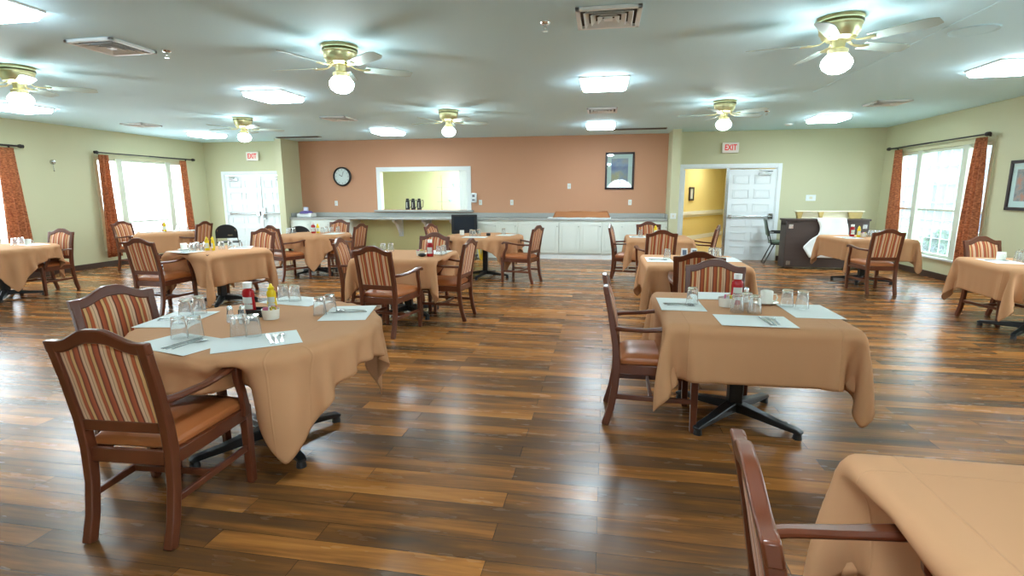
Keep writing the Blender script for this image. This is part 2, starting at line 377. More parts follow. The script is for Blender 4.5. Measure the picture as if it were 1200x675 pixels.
# ------------------------------------------------------------------ windows
def window(name, wall, y0, y1, splits, rail, muntins=False):
    s = 1 if wall == XR else -1            # outward
    xi, xo = wall+s*.03, wall+s*.1
    a, b = min(xi, xo), max(xi, xo)
    bm = B(); fw_ = .05
    bb(bm, a, b, y0, y1, WZ0, WZ0+fw_); bb(bm, a, b, y0, y1, WZ1-fw_, WZ1)
    bb(bm, a, b, y0, y0+fw_, WZ0, WZ1); bb(bm, a, b, y1-fw_, y1, WZ0, WZ1)
    for q in splits: bb(bm, min(wall-s*.01, b), max(wall-s*.01, b) if s < 0 else b, q-.07, q+.07, WZ0, WZ1)
    for (p0, p1), z in rail: bb(bm, a+.01, b-.01, p0, p1, z-.02, z+.02)
    w = struct(name, bm, m_sage)
    es = [y0]+list(splits)+[y1]
    if muntins:
        mb = B()
        for e0, e1 in zip(es, es[1:]):
            k = max(1, round((e1-e0)/.24))
            for i in range(1, k): y = e0+(e1-e0)*i/k; bb(mb, wall+s*.075, wall+s*.085, y-.008, y+.008, WZ0, WZ1)
            for i in range(1, 6): z = WZ0+(WZ1-WZ0)*i/6; bb(mb, wall+s*.075, wall+s*.085, e0, e1, z-.008, z+.008)
        obj('muntins', mb, m_white, w)
    for e0, e1 in zip(es, es[1:]):
        g = B(); x = wall+s*.065; vs = [g.verts.new(v) for v in ((x, e0, WZ0), (x, e1, WZ0), (x, e1, WZ1), (x, e0, WZ1))]; g.faces.new(vs)
        obj('pane', g, m_pane, w)
    cb = B(); t = .07; x0_, x1_ = (wall-.014, wall) if s > 0 else (wall, wall+.014)
    bb(cb, x0_, x1_, y0-t, y0, WZ0-.06, WZ1+t); bb(cb, x0_, x1_, y1, y1+t, WZ0-.06, WZ1+t); bb(cb, x0_, x1_, y0, y1, WZ1, WZ1+t)
    obj('casing', cb, m_wall, w)
    sb = B(); bb(sb, min(wall-s*.05, wall+s*.03), max(wall-s*.05, wall+s*.03), y0-.04, y1+.04, WZ0-.03, WZ0)
    obj('window_sill', sb, m_white, w)
    return w
window('window_1', XL, 9.5, 11.86, (10.02, 11.33), [((10.02, 11.33), .9)])
window('window_2', XL, 5.6, 7.8, (5.96, 7.44), [((5.96, 7.44), .9)])
window('window_3_added', XL, -.6, 1.6, (-.2, 1.2), [((-.2, 1.2), .9)])  # out of view, added to give the room more daylight from the left
window('window_4', XR, 9.33, 11.93, (9.93, 11.22), [((9.33, 11.93), 1.18)], True)
window('window_5_added', XR, 3.2, 5.8, (3.8, 5.2), [((3.2, 5.8), 1.18)], True)  # unseen extra window, added to let light in on the right
def pleated(y0a, y1a, y0b, y1b, z1, z0, x, amp, n, nz=14, thick=0, bow=0):
    """cloth hanging from z1 (y0a..y1a) to z0 (y0b..y1b)"""
    bm = B(); nu = n*8; g = []
    for j in range(nz+1):
        t = j/nz; z = z1+(z0-z1)*t; s = min(1, .45+t*.9)
        row = []
        for i in range(nu+1):
            u = i/nu; e = t**.8
            y = (y0a+(y0b-y0a)*e)*(1-u)+(y1a+(y1b-y1a)*e)*u
            row.append(bm.verts.new((x+amp*s*math.sin(2*PI*n*u+.6*math.sin(5*u+3*t)), y+bow*math.sin(PI*t), z)))
        g.append(row)
    for j in range(nz):
        for i in range(nu): bm.faces.new((g[j][i], g[j][i+1], g[j+1][i+1], g[j+1][i]))
    return bm
def sheer_curtain(y0, y1, label):
    o = obj('sheer_curtain', pleated(y0, y1, y0, y1, 2.22, .4, XR+.045, .009, 22, 4), m_sheer, smooth=True)
    tag(o, label, 'sheer curtain')
sheer_curtain(9.36, 11.9, 'thin white pleated sheer curtain hanging inside the right window')
sheer_curtain(3.23, 5.77, 'thin white sheer curtain over the added nearer right window, out of view')
def curtain_panel(wall, ya, yb, yc, yd, label):
    s = 1 if wall == XR else -1; x = wall-s*.115
    o = obj('curtain', pleated(ya, yb, yc, yd, 2.31, .2, x, .04, 3), m_curt, smooth=True)
    md = o.modifiers.new('s', 'SOLIDIFY'); md.thickness = .004
    tag(o, label, 'curtain')
curtain_panel(XL, 9.46, 9.7, 9.36, 9.7, 'rust orange curtain at the near side of the left window')
curtain_panel(XL, 11.58, 11.8, 11.58, 11.84, 'rust orange curtain at the far side of the left window, nearest the double door')
curtain_panel(XL, 7.6, 7.88, 7.5, 7.95, 'rust orange curtain at the left edge of the photo')
curtain_panel(XR, 11.66, 11.88, 11.44, 11.88, 'rust orange curtain at the far side of the right window, by the piano')
curtain_panel(XR, 9.3, 9.53, 9.2, 9.66, 'rust orange curtain hanging across the near part of the right window')
def rod(wall, y0, y1, label):
    s = 1 if wall == XR else -1; x = wall-s*.115
    t = thing('curtain_rod', label, 'curtain rod', (x, (y0+y1)/2, 2.35))
    h = (y1-y0)/2
    bm = B(); cyl(bm, (0, -h, 0), (0, h, 0), .013); cyl(bm, (0, -.01, 0), (0, h, 0), .016); obj('pole', bm, m_rod, t, smooth=True)
    for q in (-1, 1):
        bm = B(); lathe(bm, [(0, -.04), (.02, -.035), (.034, 0), (.034, .02), (.024, .045), (.03, .055), (0, .06)], n=14)
        bmesh.ops.transform(bm, matrix=Matrix.Translation((0, q*(h+.02), 0)) @ Matrix.Rotation(-q*PI/2, 4, 'X'), verts=bm.verts)
        obj('finial', bm, m_rod, t, smooth=True)
        bm = B(); box(bm, (s*.055, q*(h-.08), 0), (.12, .015, .02)); box(bm, (s*.108, q*(h-.08), -.01), (.012, .03, .07)); obj('bracket', bm, m_rod, t)
rod(XL, 9.46, 11.98, 'dark curtain rod over the left window with both curtain ends in view')
rod(XL, 5.46, 7.96, 'dark curtain rod ending at the left edge of the photo')
rod(XR, 9.33, 12.1, 'dark curtain rod with round ends over the right window')
# ------------------------------------------------------------------ doors
def panel_leaf(w, h, rows, cols):
    bm = B(); bb(bm, 0, w, -.02, .02, 0, h)
    mx_, mz = .1, .12; cw = (w-mx_*(cols+1))/cols; ch = (h-mz*(rows+1))/rows
    pb = B()
    for i in range(cols):
        for j in range(rows):
            x0 = mx_+i*(cw+mx_); z0 = mz+j*(ch+mz)
            for sgn in (-1, 1):
                for q in ((x0, x0+cw, z0, z0+.018), (x0, x0+cw, z0+ch-.018, z0+ch), (x0, x0+.018, z0, z0+ch), (x0+cw-.018, x0+cw, z0, z0+ch)):
                    bb(pb, q[0], q[1], min(sgn*.02, sgn*.036), max(sgn*.02, sgn*.036), q[2], q[3])
                bb(pb, x0+.04, x0+cw-.04, min(sgn*.02, sgn*.027), max(sgn*.02, sgn*.027), z0+.03, z0+ch-.03)
    return bm, pb
def door_leaf(parent, loc, rz, w, h, bar_h=1.0, closer=True, flip=False):
    bm, pb = panel_leaf(w, h, 6, 2); l = obj('door_leaf', bm, m_white, parent, loc=loc, rz=rz, bevel=.003)
    obj('raised_panels', pb, m_white, l, bevel=.003)
    hb = B(); s = -1
    cyl(hb, (.06, s*.075, bar_h), (w-.05, s*.075, bar_h), .018); bb(hb, .03, .1, -.09, -.02, bar_h-.03, bar_h+.03); bb(hb, w-.12, w-.03, -.09, -.02, bar_h-.06, bar_h+.06)
    obj('push_bar', hb, m_steel, l, smooth=True)
    if closer:
        cb = B(); bb(cb, w*.12 if not flip else w*.62, w*.38 if not flip else w*.88, -.07, -.02, h-.13, h-.08)
        xc = w*.25 if not flip else w*.75
        sweep(cb, [(xc, -.05, h-.075), (xc+.13, -.16, h-.05), (xc-.12, -.05, h-.03)], .02, .008, (0, 0, 1)); obj('door_closer', cb, m_steel, l)
    return l
def casing(bm, x0, x1, z1, y, w=.08, dpt=.02):
    bb(bm, x0-w, x0, y-dpt, y, 0, z1+w); bb(bm, x1, x1+w, y-dpt, y, 0, z1+w); bb(bm, x0, x1, y-dpt, y, z1, z1+w)
    bb(bm, x0-.001, x0+.02, y, y+TH, 0, z1); bb(bm, x1-.02, x1+.001, y, y+TH, 0, z1); bb(bm, x0, x1, y, y+TH, z1-.02, z1)
bm = B(); casing(bm, D1[0], D1[1], D1[3], YB); dr = struct('door_1', bm, m_white, bevel=.003)
door_leaf(dr, (D1[0]+.02, YB+.03, 0), 0, .98, 1.97)
l2 = door_leaf(dr, (-8.82, YB+.03, 0), 0, .78, 1.97, flip=True)
bm = B(); bb(bm, -8.86, -8.8, YB-.02, YB+.02, 0, 1.97); obj('centre_astragal', bm, m_steel, dr)
bm = B(); bb(bm, -8.76, -8.7, YB-.04, YB+.01, .85, 1.15); cyl(bm, (-8.73, YB-.06, 1.0), (-8.73, YB-.06, .88), .012); obj('door_handle', bm, m_steel, dr)
bm = B(); casing(bm, D2[0], D2[1], D2[3], YB); dr = struct('door_2', bm, m_white, bevel=.003)
door_leaf(dr, (2.66, YB+.03, 0), 0, .98, 2.0, bar_h=.98, flip=True)
bm = B(); bb(bm, 2.6, 2.66, YB-.02, YB+.06, 0, 2.02); obj('centre_astragal', bm, m_steel, dr)
bm = B(); box(bm, (1.75, YB+.6, 1.0), (.045, .95, 2.0), math.radians(-3)); obj('open_leaf', bm, m_white, dr, bevel=.003)

# ------------------------------------------------------------------ pass-through hatch
bm = B(); w_ = .1
bb(bm, PW[0]-w_, PW[0]+.006, YO-.03, YO+TH, PW[2]-.04, PW[3]+w_); bb(bm, PW[1]-.006, PW[1]+w_, YO-.03, YO+TH, PW[2]-.04, PW[3]+w_); bb(bm, PW[0], PW[1], YO-.031, YO+TH+.001, PW[3]-.006, PW[3]+w_)
o = struct('trim_3', bm, m_white, bevel=.004)
bm = B(); bb(bm, PW[0]-.16, PW[1]+.16, YO-.12, YO+TH+.1, PW[2]-.05, PW[2]-.005); o = obj('hatch_sill', bm, m_counter, o, bevel=.005)
bm = B()
for k in range(7): bb(bm, PW[1]-.22+k*.032, PW[1]-.196+k*.032, YO+.05, YO+.09, PW[2], PW[3])
tag(obj('folded_shutter', bm, m_white, bevel=.003), 'white folded slat shutter at the right side of the serving hatch', 'shutter')
# kitchen shelf unit
t = thing('glass_shelf_unit', 'chrome and glass wall shelf seen through the serving hatch', 'shelf', (-4.2, 14.4, 0))
bm = B()
for x in (-.33, .33):
    for z0, z1 in ((.95, 2.0),): cyl(bm, (x, 0, z0), (x, 0, z1), .012)
obj('post', bm, m_chrome, t)
for z in (1.26, 1.66):
    bm = B(); bb(bm, -.42, .42, -.15, .15, z, z+.012); obj('shelf', bm, mat('shelf_glass', (190, 220, 214), .1, alpha=.7), t)
bm = B(); bb(bm, -.5, .5, -.25, .3, .88, .95); obj('base_counter', bm, m_counter, t)
bm = B(); bb(bm, -.48, .48, -.22, .28, 0, .88); obj('cabinet_body', bm, m_cab, t)
def bowl():
    bm = B(); lathe(bm, [(0, 0), (.05, 0), (.11, .07), (.106, .07), (.048, .008), (0, .008)], n=22); return tag(obj('glass_bowl', bm, mat('pale_glass_bowl', (196, 222, 226), .15), smooth=True), '', 'bowl')
bk = Kind(bowl)
for x, z, q in ((-4.12, 1.672, 'pale glass bowl on the upper shelf behind the hatch'), (-4.12, 1.7, 'pale glass bowl nested on top of another on the upper shelf behind the hatch'), (-4.25, 1.272, 'pale glass bowl on the lower shelf behind the hatch')):
    bk((x, 14.4, z), 0, q, 'bowls on the hatch shelf')
def pitcher():
    t = thing('coffee_server', '', 'coffee server')
    bm = B(); lathe(bm, [(0, 0), (.055, 0), (.058, .02), (.05, .2), (.046, .23), (.03, .25), (0, .25)], n=16); obj('body', bm, m_blackp, t, smooth=True)
    bm = B(); lathe(bm, [(0, .25), (.04, .25), (.042, .27), (.02, .285), (0, .285)], n=14); obj('lid', bm, m_blackp, t, smooth=True)
    bm = B(); sweep(bm, [(.045, 0, .23), (.1, 0, .24), (.105, 0, .2), (.095, 0, .08), (.055, 0, .05)], .02, .014, (0, 1, 0)); obj('handle', bm, m_blackp, t, smooth=True)
    bm = B(); box(bm, (0, -.052, .12), (.03, .012, .14)); obj('gauge_strip', bm, m_steel, t)
    return t
pit = Kind(pitcher)
for x, q in ((-4.94, 'leftmost of the three black coffee servers on the hatch sill'), (-4.79, 'middle one of the three black coffee servers on the hatch sill'), (-4.63, 'rightmost of the three black coffee servers on the hatch sill')):
    pit((x, YO+.08, PW[2]-.005), 0, q, 'black coffee servers on the hatch sill')

# ------------------------------------------------------------------ counter and cabinets
bm = B()
bb(bm, -7.78, 1.35, YC-.03, YO-.02, .88, .925); bb(bm, -7.78, 1.35, YO-.03, YO-.001, .925, 1.03)
bb(bm, -7.78, -7.76, YC+.05, YO-.03, .925, 1.03); bb(bm, 1.33, 1.355, YC+.05, YO-.03, .925, 1.03)
tag(obj('worktop', bm, m_counter, bevel=.006), 'long grey laminate worktop running under the orange wall', 'worktop')
def cab_door(parent, x0, x1, z0, z1, y):
    bm = B(); bb(bm, x0, x1, y-.02, y, z0, z1)
    for q in ((x0+.05, x1-.05, z0+.05, z0+.062), (x0+.05, x1-.05, z1-.062, z1-.05), (x0+.05, x0+.062, z0+.05, z1-.05), (x1-.062, x1-.05, z0+.05, z1-.05)):
        bb(bm, q[0], q[1], y-.028, y-.02, q[2], q[3])
    bb(bm, x0+.08, x1-.08, y-.026, y-.02, z0+.08, z1-.08)
    d = obj('door', bm, m_cab, parent, bevel=.002)
    k = B(); sph(k, ((x1-.03), y-.035, z1-.09), .012, n=10); obj('knob', k, m_chrome, d, smooth=True)
def cabinet(x, w, n, label, group):
    t = thing('base_cabinet', label, 'cabinet', (x, YC, 0), 0, group)
    bm = B(); bb(bm, 0, w, .0, .58, .1, .88); bb(bm, 0, w, .03, .58, 0, .1); obj('body', bm, m_cab, t)
    bm = B(); bb(bm, 0, w, .0, .03, .0, .11); obj('plinth', bm, m_white, t)
    for i in range(n):
        a = w*i/n; cab_door(t, a+.006, a+w/n-.006, .15, .84, 0)
names = ['just right of the open bracket bay', 'second from the bracket bay', 'below the left end of the brown covered tray', 'below the right end of the brown covered tray']
for i in range(4):
    cabinet(-2.98+i*.968, .964, 2, 'white double-door base cabinet, '+names[i], 'white base cabinets right of the hatch')
cabinet(-2.98+4*.968, .46, 1, 'narrow white base cabinet against the right wall pier', None)
for i, q in enumerate(('against the left wall pier', 'in the middle of the left run', 'beside the open bracket bay')):
    cabinet(-7.77+i*.53, .526, 1, 'white single-door base cabinet '+q, 'white base cabinets left of the hatch')
def bracket():
    t = thing('shelf_bracket', '', 'bracket')
    bm = B(); prism(bm, [(-.5, -.0), (.0, 0), (0, -.42), (-.06, -.42), (-.14, -.3), (-.32, -.12), (-.5, -.05)], 'x', -.035, .035); obj('bracket_plate', bm, m_white, t, bevel=.004)
    bm = B(); bb(bm, -.06, .06, -.02, .001, -.45, 0); obj('wall_plate', bm, m_white, t, bevel=.004)
    return t
brk = Kind(bracket)
for x, q in ((-5.1, 'left of the three'), (-4.35, 'middle of the three'), (-3.65, 'right of the three')):
    brk((x, YO-.001, .88), 0, 'white curved bracket under the worktop, '+q, 'white brackets under the worktop')
# things on and by the worktop
t = thing('covered_tray', 'long tray covered with a brown cloth on the worktop', 'tray', (-.5, 12.42, .925))
bm = B(); bb(bm, -.82, .62, -.22, .2, 0, .02); obj('tray', bm, m_white, t, bevel=.004)
bm = B(); nx, ny = 40, 12; g = []
rs = random.Random(3)
for j in range(ny+1):
    row = []
    for i in range(nx+1):
        x = -.7+1.3*i/nx; v = j/ny; ed = min(1, min(i, nx-i)/1.5)
        z = .02+.13*ed*min(1, math.sin(PI*v)*2.2)+.012*math.sin(x*9+v*4)*ed
        row.append(bm.verts.new((x, -.2+.38*v, max(z, .022))))
    g.append(row)
for j in range(ny):
    for i in range(nx): bm.faces.new((g[j][i], g[j][i+1], g[j+1][i+1], g[j+1][i]))
obj('cover_cloth', bm, m_tanfold, t, smooth=True)
t = thing('wipes_tub', 'white tub with a purple lid at the left end of the worktop', 'tub', (-7.45, 12.35, .925))
bm = B(); bb(bm, -.2, .2, -.13, .13, 0, .1); obj('tub', bm, m_whitem, t, bevel=.02)
bm = B(); lathe(bm, [(0, .16), (.1, .155), (.15, .13), (.17, .1), (.17, .09)], n=20); obj('lid', bm, m_purple, t, smooth=True)
bm = B(); bb(bm, -.06, .05, -.03, .03, .15, .25); obj('clear_pack', bm, m_clearp, t, bevel=.01)
t = thing('television', 'small black television on a stand in front of the worktop', 'television', (-3.2, 11.85, 0), .05)
bm = B(); bb(bm, -.3, .3, -.04, .04, .58, 1.02); prism(bm, [(.04, .6), (.04, 1.02), (.26, .92), (.26, .66)], 'x', -.2, .2); obj('case', bm, m_blackp, t, bevel=.012)
bm = B(); bb(bm, -.24, .24, -.046, -.04, .66, .97); obj('screen', bm, mat('dark_screen', (44, 50, 58), .08), t)
bm = B(); bb(bm, -.26, .26, -.15, .25, .54, .58); cyl(bm, (0, .05, .08), (0, .05, .54), .03); bb(bm, -.25, .25, -.2, .3, .03, .08)
obj('stand', bm, m_blackp, t, bevel=.01)
t = thing('floor_sign', 'yellow folding floor sign below the television stand', 'floor sign', (-2.8, 11.75, 0), -1.2)
for s in (-1, 1):
    bm = B(); box(bm, (0, s*.05, .29), (.26, .015, .58), 0, -s*.14); obj('panel', bm, m_yellow, t, bevel=.006)
# wall fittings
def plate(name, x, y, z, w, h, label, cat, face='y', sgn=-1, m=None, knob=True, grp=None):
    t = thing(name, label, cat, (x, y, z), 0 if face == 'y' else (PI/2 if sgn > 0 else -PI/2), grp)
    bm = B(); bb(bm, -w/2, w/2, -.008, 0, -h/2, h/2); obj('cover_plate', bm, m or m_whitem, t, bevel=.003)
    if knob:
        bm = B(); bb(bm, -w*.15, w*.15, -.014, -.008, -h*.2, h*.2); obj('toggle', bm, m_cream, t, bevel=.001)
    return t
for x, z, q in ((-6.84, 1.26, 'white wall plate below the clock'), (-3.03, 1.28, 'white wall plate right of the soap dispenser'), (-2.25, 1.28, 'white wall plate alone on the orange wall, second right of the hatch'),
                (-.87, 1.66, 'white wall plate set highest on the orange wall'), (.55, 1.28, 'white wall plate below the framed picture')):
    plate('wall_plate', x, YO, z, .08, .125, q, 'wall plate')
plate('light_switch', 1.44, 11.96, 1.0, .12, .12, 'double light switch on the right wall pier', 'switch')
plate('light_switch', 4.37, YB, 1.38, .2, .13, 'wide white switch plate right of the open doorway', 'switch')
t = thing('soap_dispenser', 'white wall soap dispenser right of the hatch', 'dispenser', (-3.18, YO, 1.38))
bm = B(); bb(bm, -.065, .065, -.1, 0, -.1, .13); obj('housing', bm, m_white, t, bevel=.02)
bm = B(); bb(bm, -.035, .035, -.11, -.1, -.06, -.02); obj('push_lever', bm, mat('grey_plastic', (120, 124, 128), .4), t, bevel=.004)
bm = B(); bb(bm, -.03, .03, -.104, -.1, .03, .09); obj('window', bm, mat('grey_plastic', (120, 124, 128), .4), t)
t = thing('wall_clock', 'round white wall clock with a thick black rim', 'clock', (-6.62, YO, 1.93))
RX = Matrix.Rotation(PI/2, 4, 'X')
bm = B(); lathe(bm, [(0, 0), (.24, 0), (.24, .05), (.215, .07), (.2, .05), (.2, .03)], n=40); bmesh.ops.transform(bm, matrix=RX, verts=bm.verts); obj('rim', bm, m_blackp, t, smooth=True)
bm = B(); lathe(bm, [(0, .035), (.205, .035)], n=40); bmesh.ops.transform(bm, matrix=RX, verts=bm.verts); obj('dial', bm, mat('clock_dial', (214, 228, 224), .4), t)
bm = B()
for k in range(12):
    a = k*PI/6; box(bm, (.17*math.sin(a), -.037, .17*math.cos(a)), (.008, .003, .03), 0, 0, a)
obj('hour_marks', bm, m_pitch, t)
for ln, w, a in ((.09, .012, -1.0), (.14, .008, .35)):
    bm = B(); box(bm, (ln/2*math.sin(a), -.041, ln/2*math.cos(a)), (w, .003, ln), 0, 0, a); obj('hand', bm, m_pitch, t)
def picture(name, loc, rz, w, h, fr_, mt_, artm, label):
    t = thing(name, label, 'picture', loc, rz)
    bm = B()
    for q in ((-w/2, w/2, -h/2, -h/2+fr_), (-w/2, w/2, h/2-fr_, h/2), (-w/2, -w/2+fr_, -h/2, h/2), (w/2-fr_, w/2, -h/2, h/2)): bb(bm, q[0], q[1], -.035, 0, q[2], q[3])
    obj('frame', bm, mat('dark_frame', (52, 38, 42), .35), t, bevel=.004)
    bm = B(); bb(bm, -w/2+fr_*.5, w/2-fr_*.5, -.012, -.008, -h/2+fr_*.5, h/2-fr_*.5); obj('mount', bm, mat('picture_mount', (192, 220, 214), .6), t)
    a = mt_; bm = B(); bb(bm, -w/2+a, w/2-a, -.014, -.012, -h/2+a, h/2-a); obj('print', bm, artm, t)
    bm = B(); vs = [bm.verts.new(v) for v in ((-w/2+fr_, -.02, -h/2+fr_), (w/2-fr_, -.02, -h/2+fr_), (w/2-fr_, -.02, h/2-fr_), (-w/2+fr_, -.02, h/2-fr_))]; bm.faces.new(vs); obj('glass', bm, m_pglass, t)
picture('framed_picture', (.29, YO-.001, 2.0), 0, .66, .84, .045, .14, m_art1, 'tall framed picture with a blue print on the orange wall')
picture('framed_picture', (XR, 8.37, 1.585), -PI/2, .98, .7, .045, .13, m_art2, 'wide dark framed picture at the right edge of the photo')
picture('framed_picture', Vector((2.6, 17.75, 1.46))+nrm*.06, ha, .34, .42, .05, .09, m_cardb, 'small dark framed notice on the yellow corridor wall')
def exit_sign(loc, label):
    t = thing('exit_sign', label, 'exit sign', loc)
    bm = B(); bb(bm, -.17, .17, -.07, -.02, -.11, .11); bb(bm, -.06, .06, -.02, 0, -.06, .06); obj('housing', bm, m_exitw, t, bevel=.006)
    cu = bpy.data.curves.new('t', 'FONT'); cu.body = 'EXIT'; cu.size = .17; cu.align_x = 'CENTER'; cu.align_y = 'CENTER'; cu.extrude = .002; cu.offset = .003
    to = bpy.data.objects.new('t', cu); C.objects.link(to); bpy.context.view_layer.update()
    me = bpy.data.meshes.new_from_object(to.evaluated_get(bpy.context.evaluated_depsgraph_get())); bpy.data.objects.remove(to)
    me.materials.clear(); me.materials.append(m_exitr); me.transform(Matrix.Translation((0, -.073, 0)) @ Matrix.Rotation(PI/2, 4, 'X') @ Matrix.Diagonal((.72, 1, 1, 1)))
    o = bpy.data.objects.new('lettering', me); C.objects.link(o); o.parent = t
exit_sign((-8.93, YB, 2.45), 'lit exit sign above the closed double door on the left')
exit_sign((2.64, YB, 2.46), 'lit exit sign above the open doorway on the right')
t = thing('wall_sensor', 'small white sensor with a dangling cord on the left wall', 'sensor', (XL, 8.6, 2.11), 0)
bm = B(); lathe(bm, [(0, 0), (.045, 0), (.045, .03), (.03, .05), (0, .055)], n=16); bmesh.ops.transform(bm, matrix=Matrix.Rotation(PI/2, 4, 'Y'), verts=bm.verts); obj('housing', bm, m_steel, t, smooth=True)
bm = B(); cyl(bm, (.02, 0, -.04), (.02, 0, -.15), .004); sph(bm, (.02, 0, -.16), .012, n=8); obj('cord', bm, m_steel, t)

# ------------------------------------------------------------------ ceiling fittings
def fixture():
    t = thing('ceiling_light', '', 'ceiling light')
    bm = B(); bb(bm, -.29, .29, -.29, .29, -.016, 0); obj('base_plate', bm, m_whitem, t)
    bm = B(); bb(bm, -.27, .27, -.27, .27, -.055, -.014); obj('side_band', bm, m_band, t)
    bm = B(); prism(bm, [(-.268, -.055), (-.24, -.075), (.24, -.075), (.268, -.055)], 'y', -.268, .268); obj('diffuser', bm, m_diff, t, bevel=.006)
    return t
lt = Kind(fixture)
for x, y, q in ((-4.42, 6.75, 'lit ceiling light between the two left-of-centre fans'), (-.06, 6.75, 'lit ceiling light in the middle of the ceiling'), (4.18, 6.7, 'lit ceiling light at the right edge of the photo'),
                (-8.75, 6.9, 'lit ceiling light below the fan at the left edge'), (-4.6, 11.0, 'lit ceiling light near the orange wall, right of the far left fan'), (-.14, 10.85, 'lit ceiling light in front of the orange wall, right of centre'),
                (3.85, 10.6, 'lit ceiling light near the right back wall'), (-8.7, 10.7, 'lit ceiling light nearest the left double door'), (-4.35, 3.2, 'lit ceiling light in the top left corner of the photo'),
                (-.1, .6, 'lit ceiling light above the camera, out of view'), (4.2, .8, 'lit ceiling light behind right, out of view')):
    lt((x, y, H), 0, q, 'square lit ceiling lights')
def fan():
    t = thing('ceiling_fan', '', 'ceiling fan')
    bm = B(); lathe(bm, [(0, 0), (.158, 0), (.162, -.012), (.155, -.02), (.155, -.06), (.146, -.068), (.142, -.11), (.13, -.125), (.12, -.15), (.085, -.17), (0, -.17)], n=36)
    obj('motor_housing', bm, m_brass, t, smooth=True)
    bm = B()
    lathe(bm, [(.15, -.032), (.158, -.032), (.158, -.05), (.15, -.05)], n=36)
    obj('vent_ring', bm, mat('dark_brass', (92, 80, 40), .4, metal=.8), t)
    for k in range(5):
        a = PI+k*2*PI/5; R_ = Matrix.Rotation(a, 4, 'Z')
        bm = B(); n = 10; up, lo = [], []
        for i in range(n+1):
            x = .22+.44*i/n; w = .055+.016*i/n
            if i == n: w *= .55
            if i == n-1: w *= .88
            for sg, L_ in ((1, up), (-1, lo)): L_.append((x, sg*w))
        poly = up+lo[::-1]; prism(bm, poly, 'z', -.003, .003)
        bmesh.ops.transform(bm, matrix=R_ @ Matrix.Translation((0, 0, -.185)) @ Matrix.Rotation(math.radians(-12), 4, 'X'), verts=bm.verts)
        bl = obj('blade', bm, m_blade, t)
        bm = B(); sweep(bm, [(.09, 0, -.16), (.13, 0, -.185), (.18, 0, -.192), (.26, 0, -.19)], [.03, .022, .045, .07], .006, (0, 1, 0)); bmesh.ops.transform(bm, matrix=R_, verts=bm.verts)
        obj('blade_iron', bm, m_brass, bl, smooth=True)
    bm = B(); lathe(bm, [(0, -.165), (.05, -.165), (.045, -.22), (.075, -.235), (.07, -.27), (0, -.27)], n=24); obj('light_fitter', bm, m_brass, t, smooth=True)
    bm = B(); lathe(bm, [(.06, -.262), (.08, -.277), (.106, -.312), (.11, -.337), (.096, -.372), (.058, -.4), (.02, -.41), (0, -.41)], n=28); obj('globe', bm, m_globe, t, smooth=True)
    return t
fk = Kind(fan)
for x, y, a, q in ((-2.42, 4.75, 0, 'brass hugger ceiling fan with a lit globe, nearest one left of centre'), (1.74, 4.73, -.2, 'brass hugger ceiling fan with a lit globe, largest one top right'),
                   (-6.12, 4.85, .1, 'brass hugger ceiling fan cut by the left edge of the photo'), (-6.34, 8.7, 0, 'brass hugger ceiling fan in the far left, before the double door'),
                   (-2.55, 8.58, -.15, 'brass hugger ceiling fan in front of the orange wall'), (1.68, 8.52, -.15, 'brass hugger ceiling fan in front of the right exit sign')):
    fk((x, y, H), a, q, 'brass ceiling fans with lit globes')
def vent():
    t = thing('ceiling_vent', '', 'air vent')
    bm = B(); h = .24; w = .035
    for q in ((-h, h, -h, -h+w), (-h, h, h-w, h), (-h, -h+w, -h, h), (h-w, h, -h, h)): bb(bm, q[0], q[1], q[2], q[3], -.025, 0)
    obj('frame', bm, m_white, t, bevel=.004)
    for k in range(3):
        bm = B(); r = .17-.05*k
        a0, a1, z0, z1 = r, r-.022, -.004, -.03
        ring = [[bm.verts.new((sx*q, sy*q, z)) for sx, sy in ((-1, -1), (1, -1), (1, 1), (-1, 1))] for q, z in ((a0+.012, z1), (a1, z0), (a1-.003, z0-.002), (a0+.009, z1-.002))]
        for i in range(4):
            A_, B_ = ring[i], ring[(i+1) % 4]
            for j in range(4): bm.faces.new((A_[j], A_[(j+1) % 4], B_[(j+1) % 4], B_[j]))
        obj('louvre', bm, m_white, t)
    bm = B(); bb(bm, -.03, .03, -.03, .03, -.028, -.01); obj('centre_plate', bm, m_white, t)
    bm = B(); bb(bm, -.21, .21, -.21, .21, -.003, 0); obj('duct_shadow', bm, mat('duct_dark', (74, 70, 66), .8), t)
    return t
vk = Kind(vent)
for x, y, q in ((-.02, 4.36, 'white louvred ceiling vent at the top centre of the photo'), (-4.42, 4.36, 'white louvred ceiling vent in the upper left, beside a sprinkler'), (-.1, 9.0, 'white louvred ceiling vent above the light before the orange wall'),
                (4.1, 9.1, 'white louvred ceiling vent at far right'), (-8.8, 9.1, 'white louvred ceiling vent at far left'), (-4.7, 9.05, 'white louvred ceiling vent between the two back left fans')):
    vk((x, y, H), 0, q, 'white square ceiling vents')
def slot(x0, x1, y, label):
    t = thing('slot_vent', label, 'air vent', ((x0+x1)/2, y, H)); h = (x1-x0)/2
    bm = B(); bb(bm, -h, h, -.07, .07, -.02, 0); obj('frame', bm, mat('grey_trim', (150, 158, 154), .5), t, bevel=.003)
    bm = B(); bb(bm, -h+.02, h-.02, -.075, .02, -.024, -.004); obj('slot', bm, mat('duct_dark', (74, 70, 66), .8), t)
slot(-7.7, -6.6, 11.75, 'long narrow ceiling slot vent at the left end of the orange wall')
slot(.05, 1.2, 11.7, 'long narrow ceiling slot vent at the right end of the orange wall')
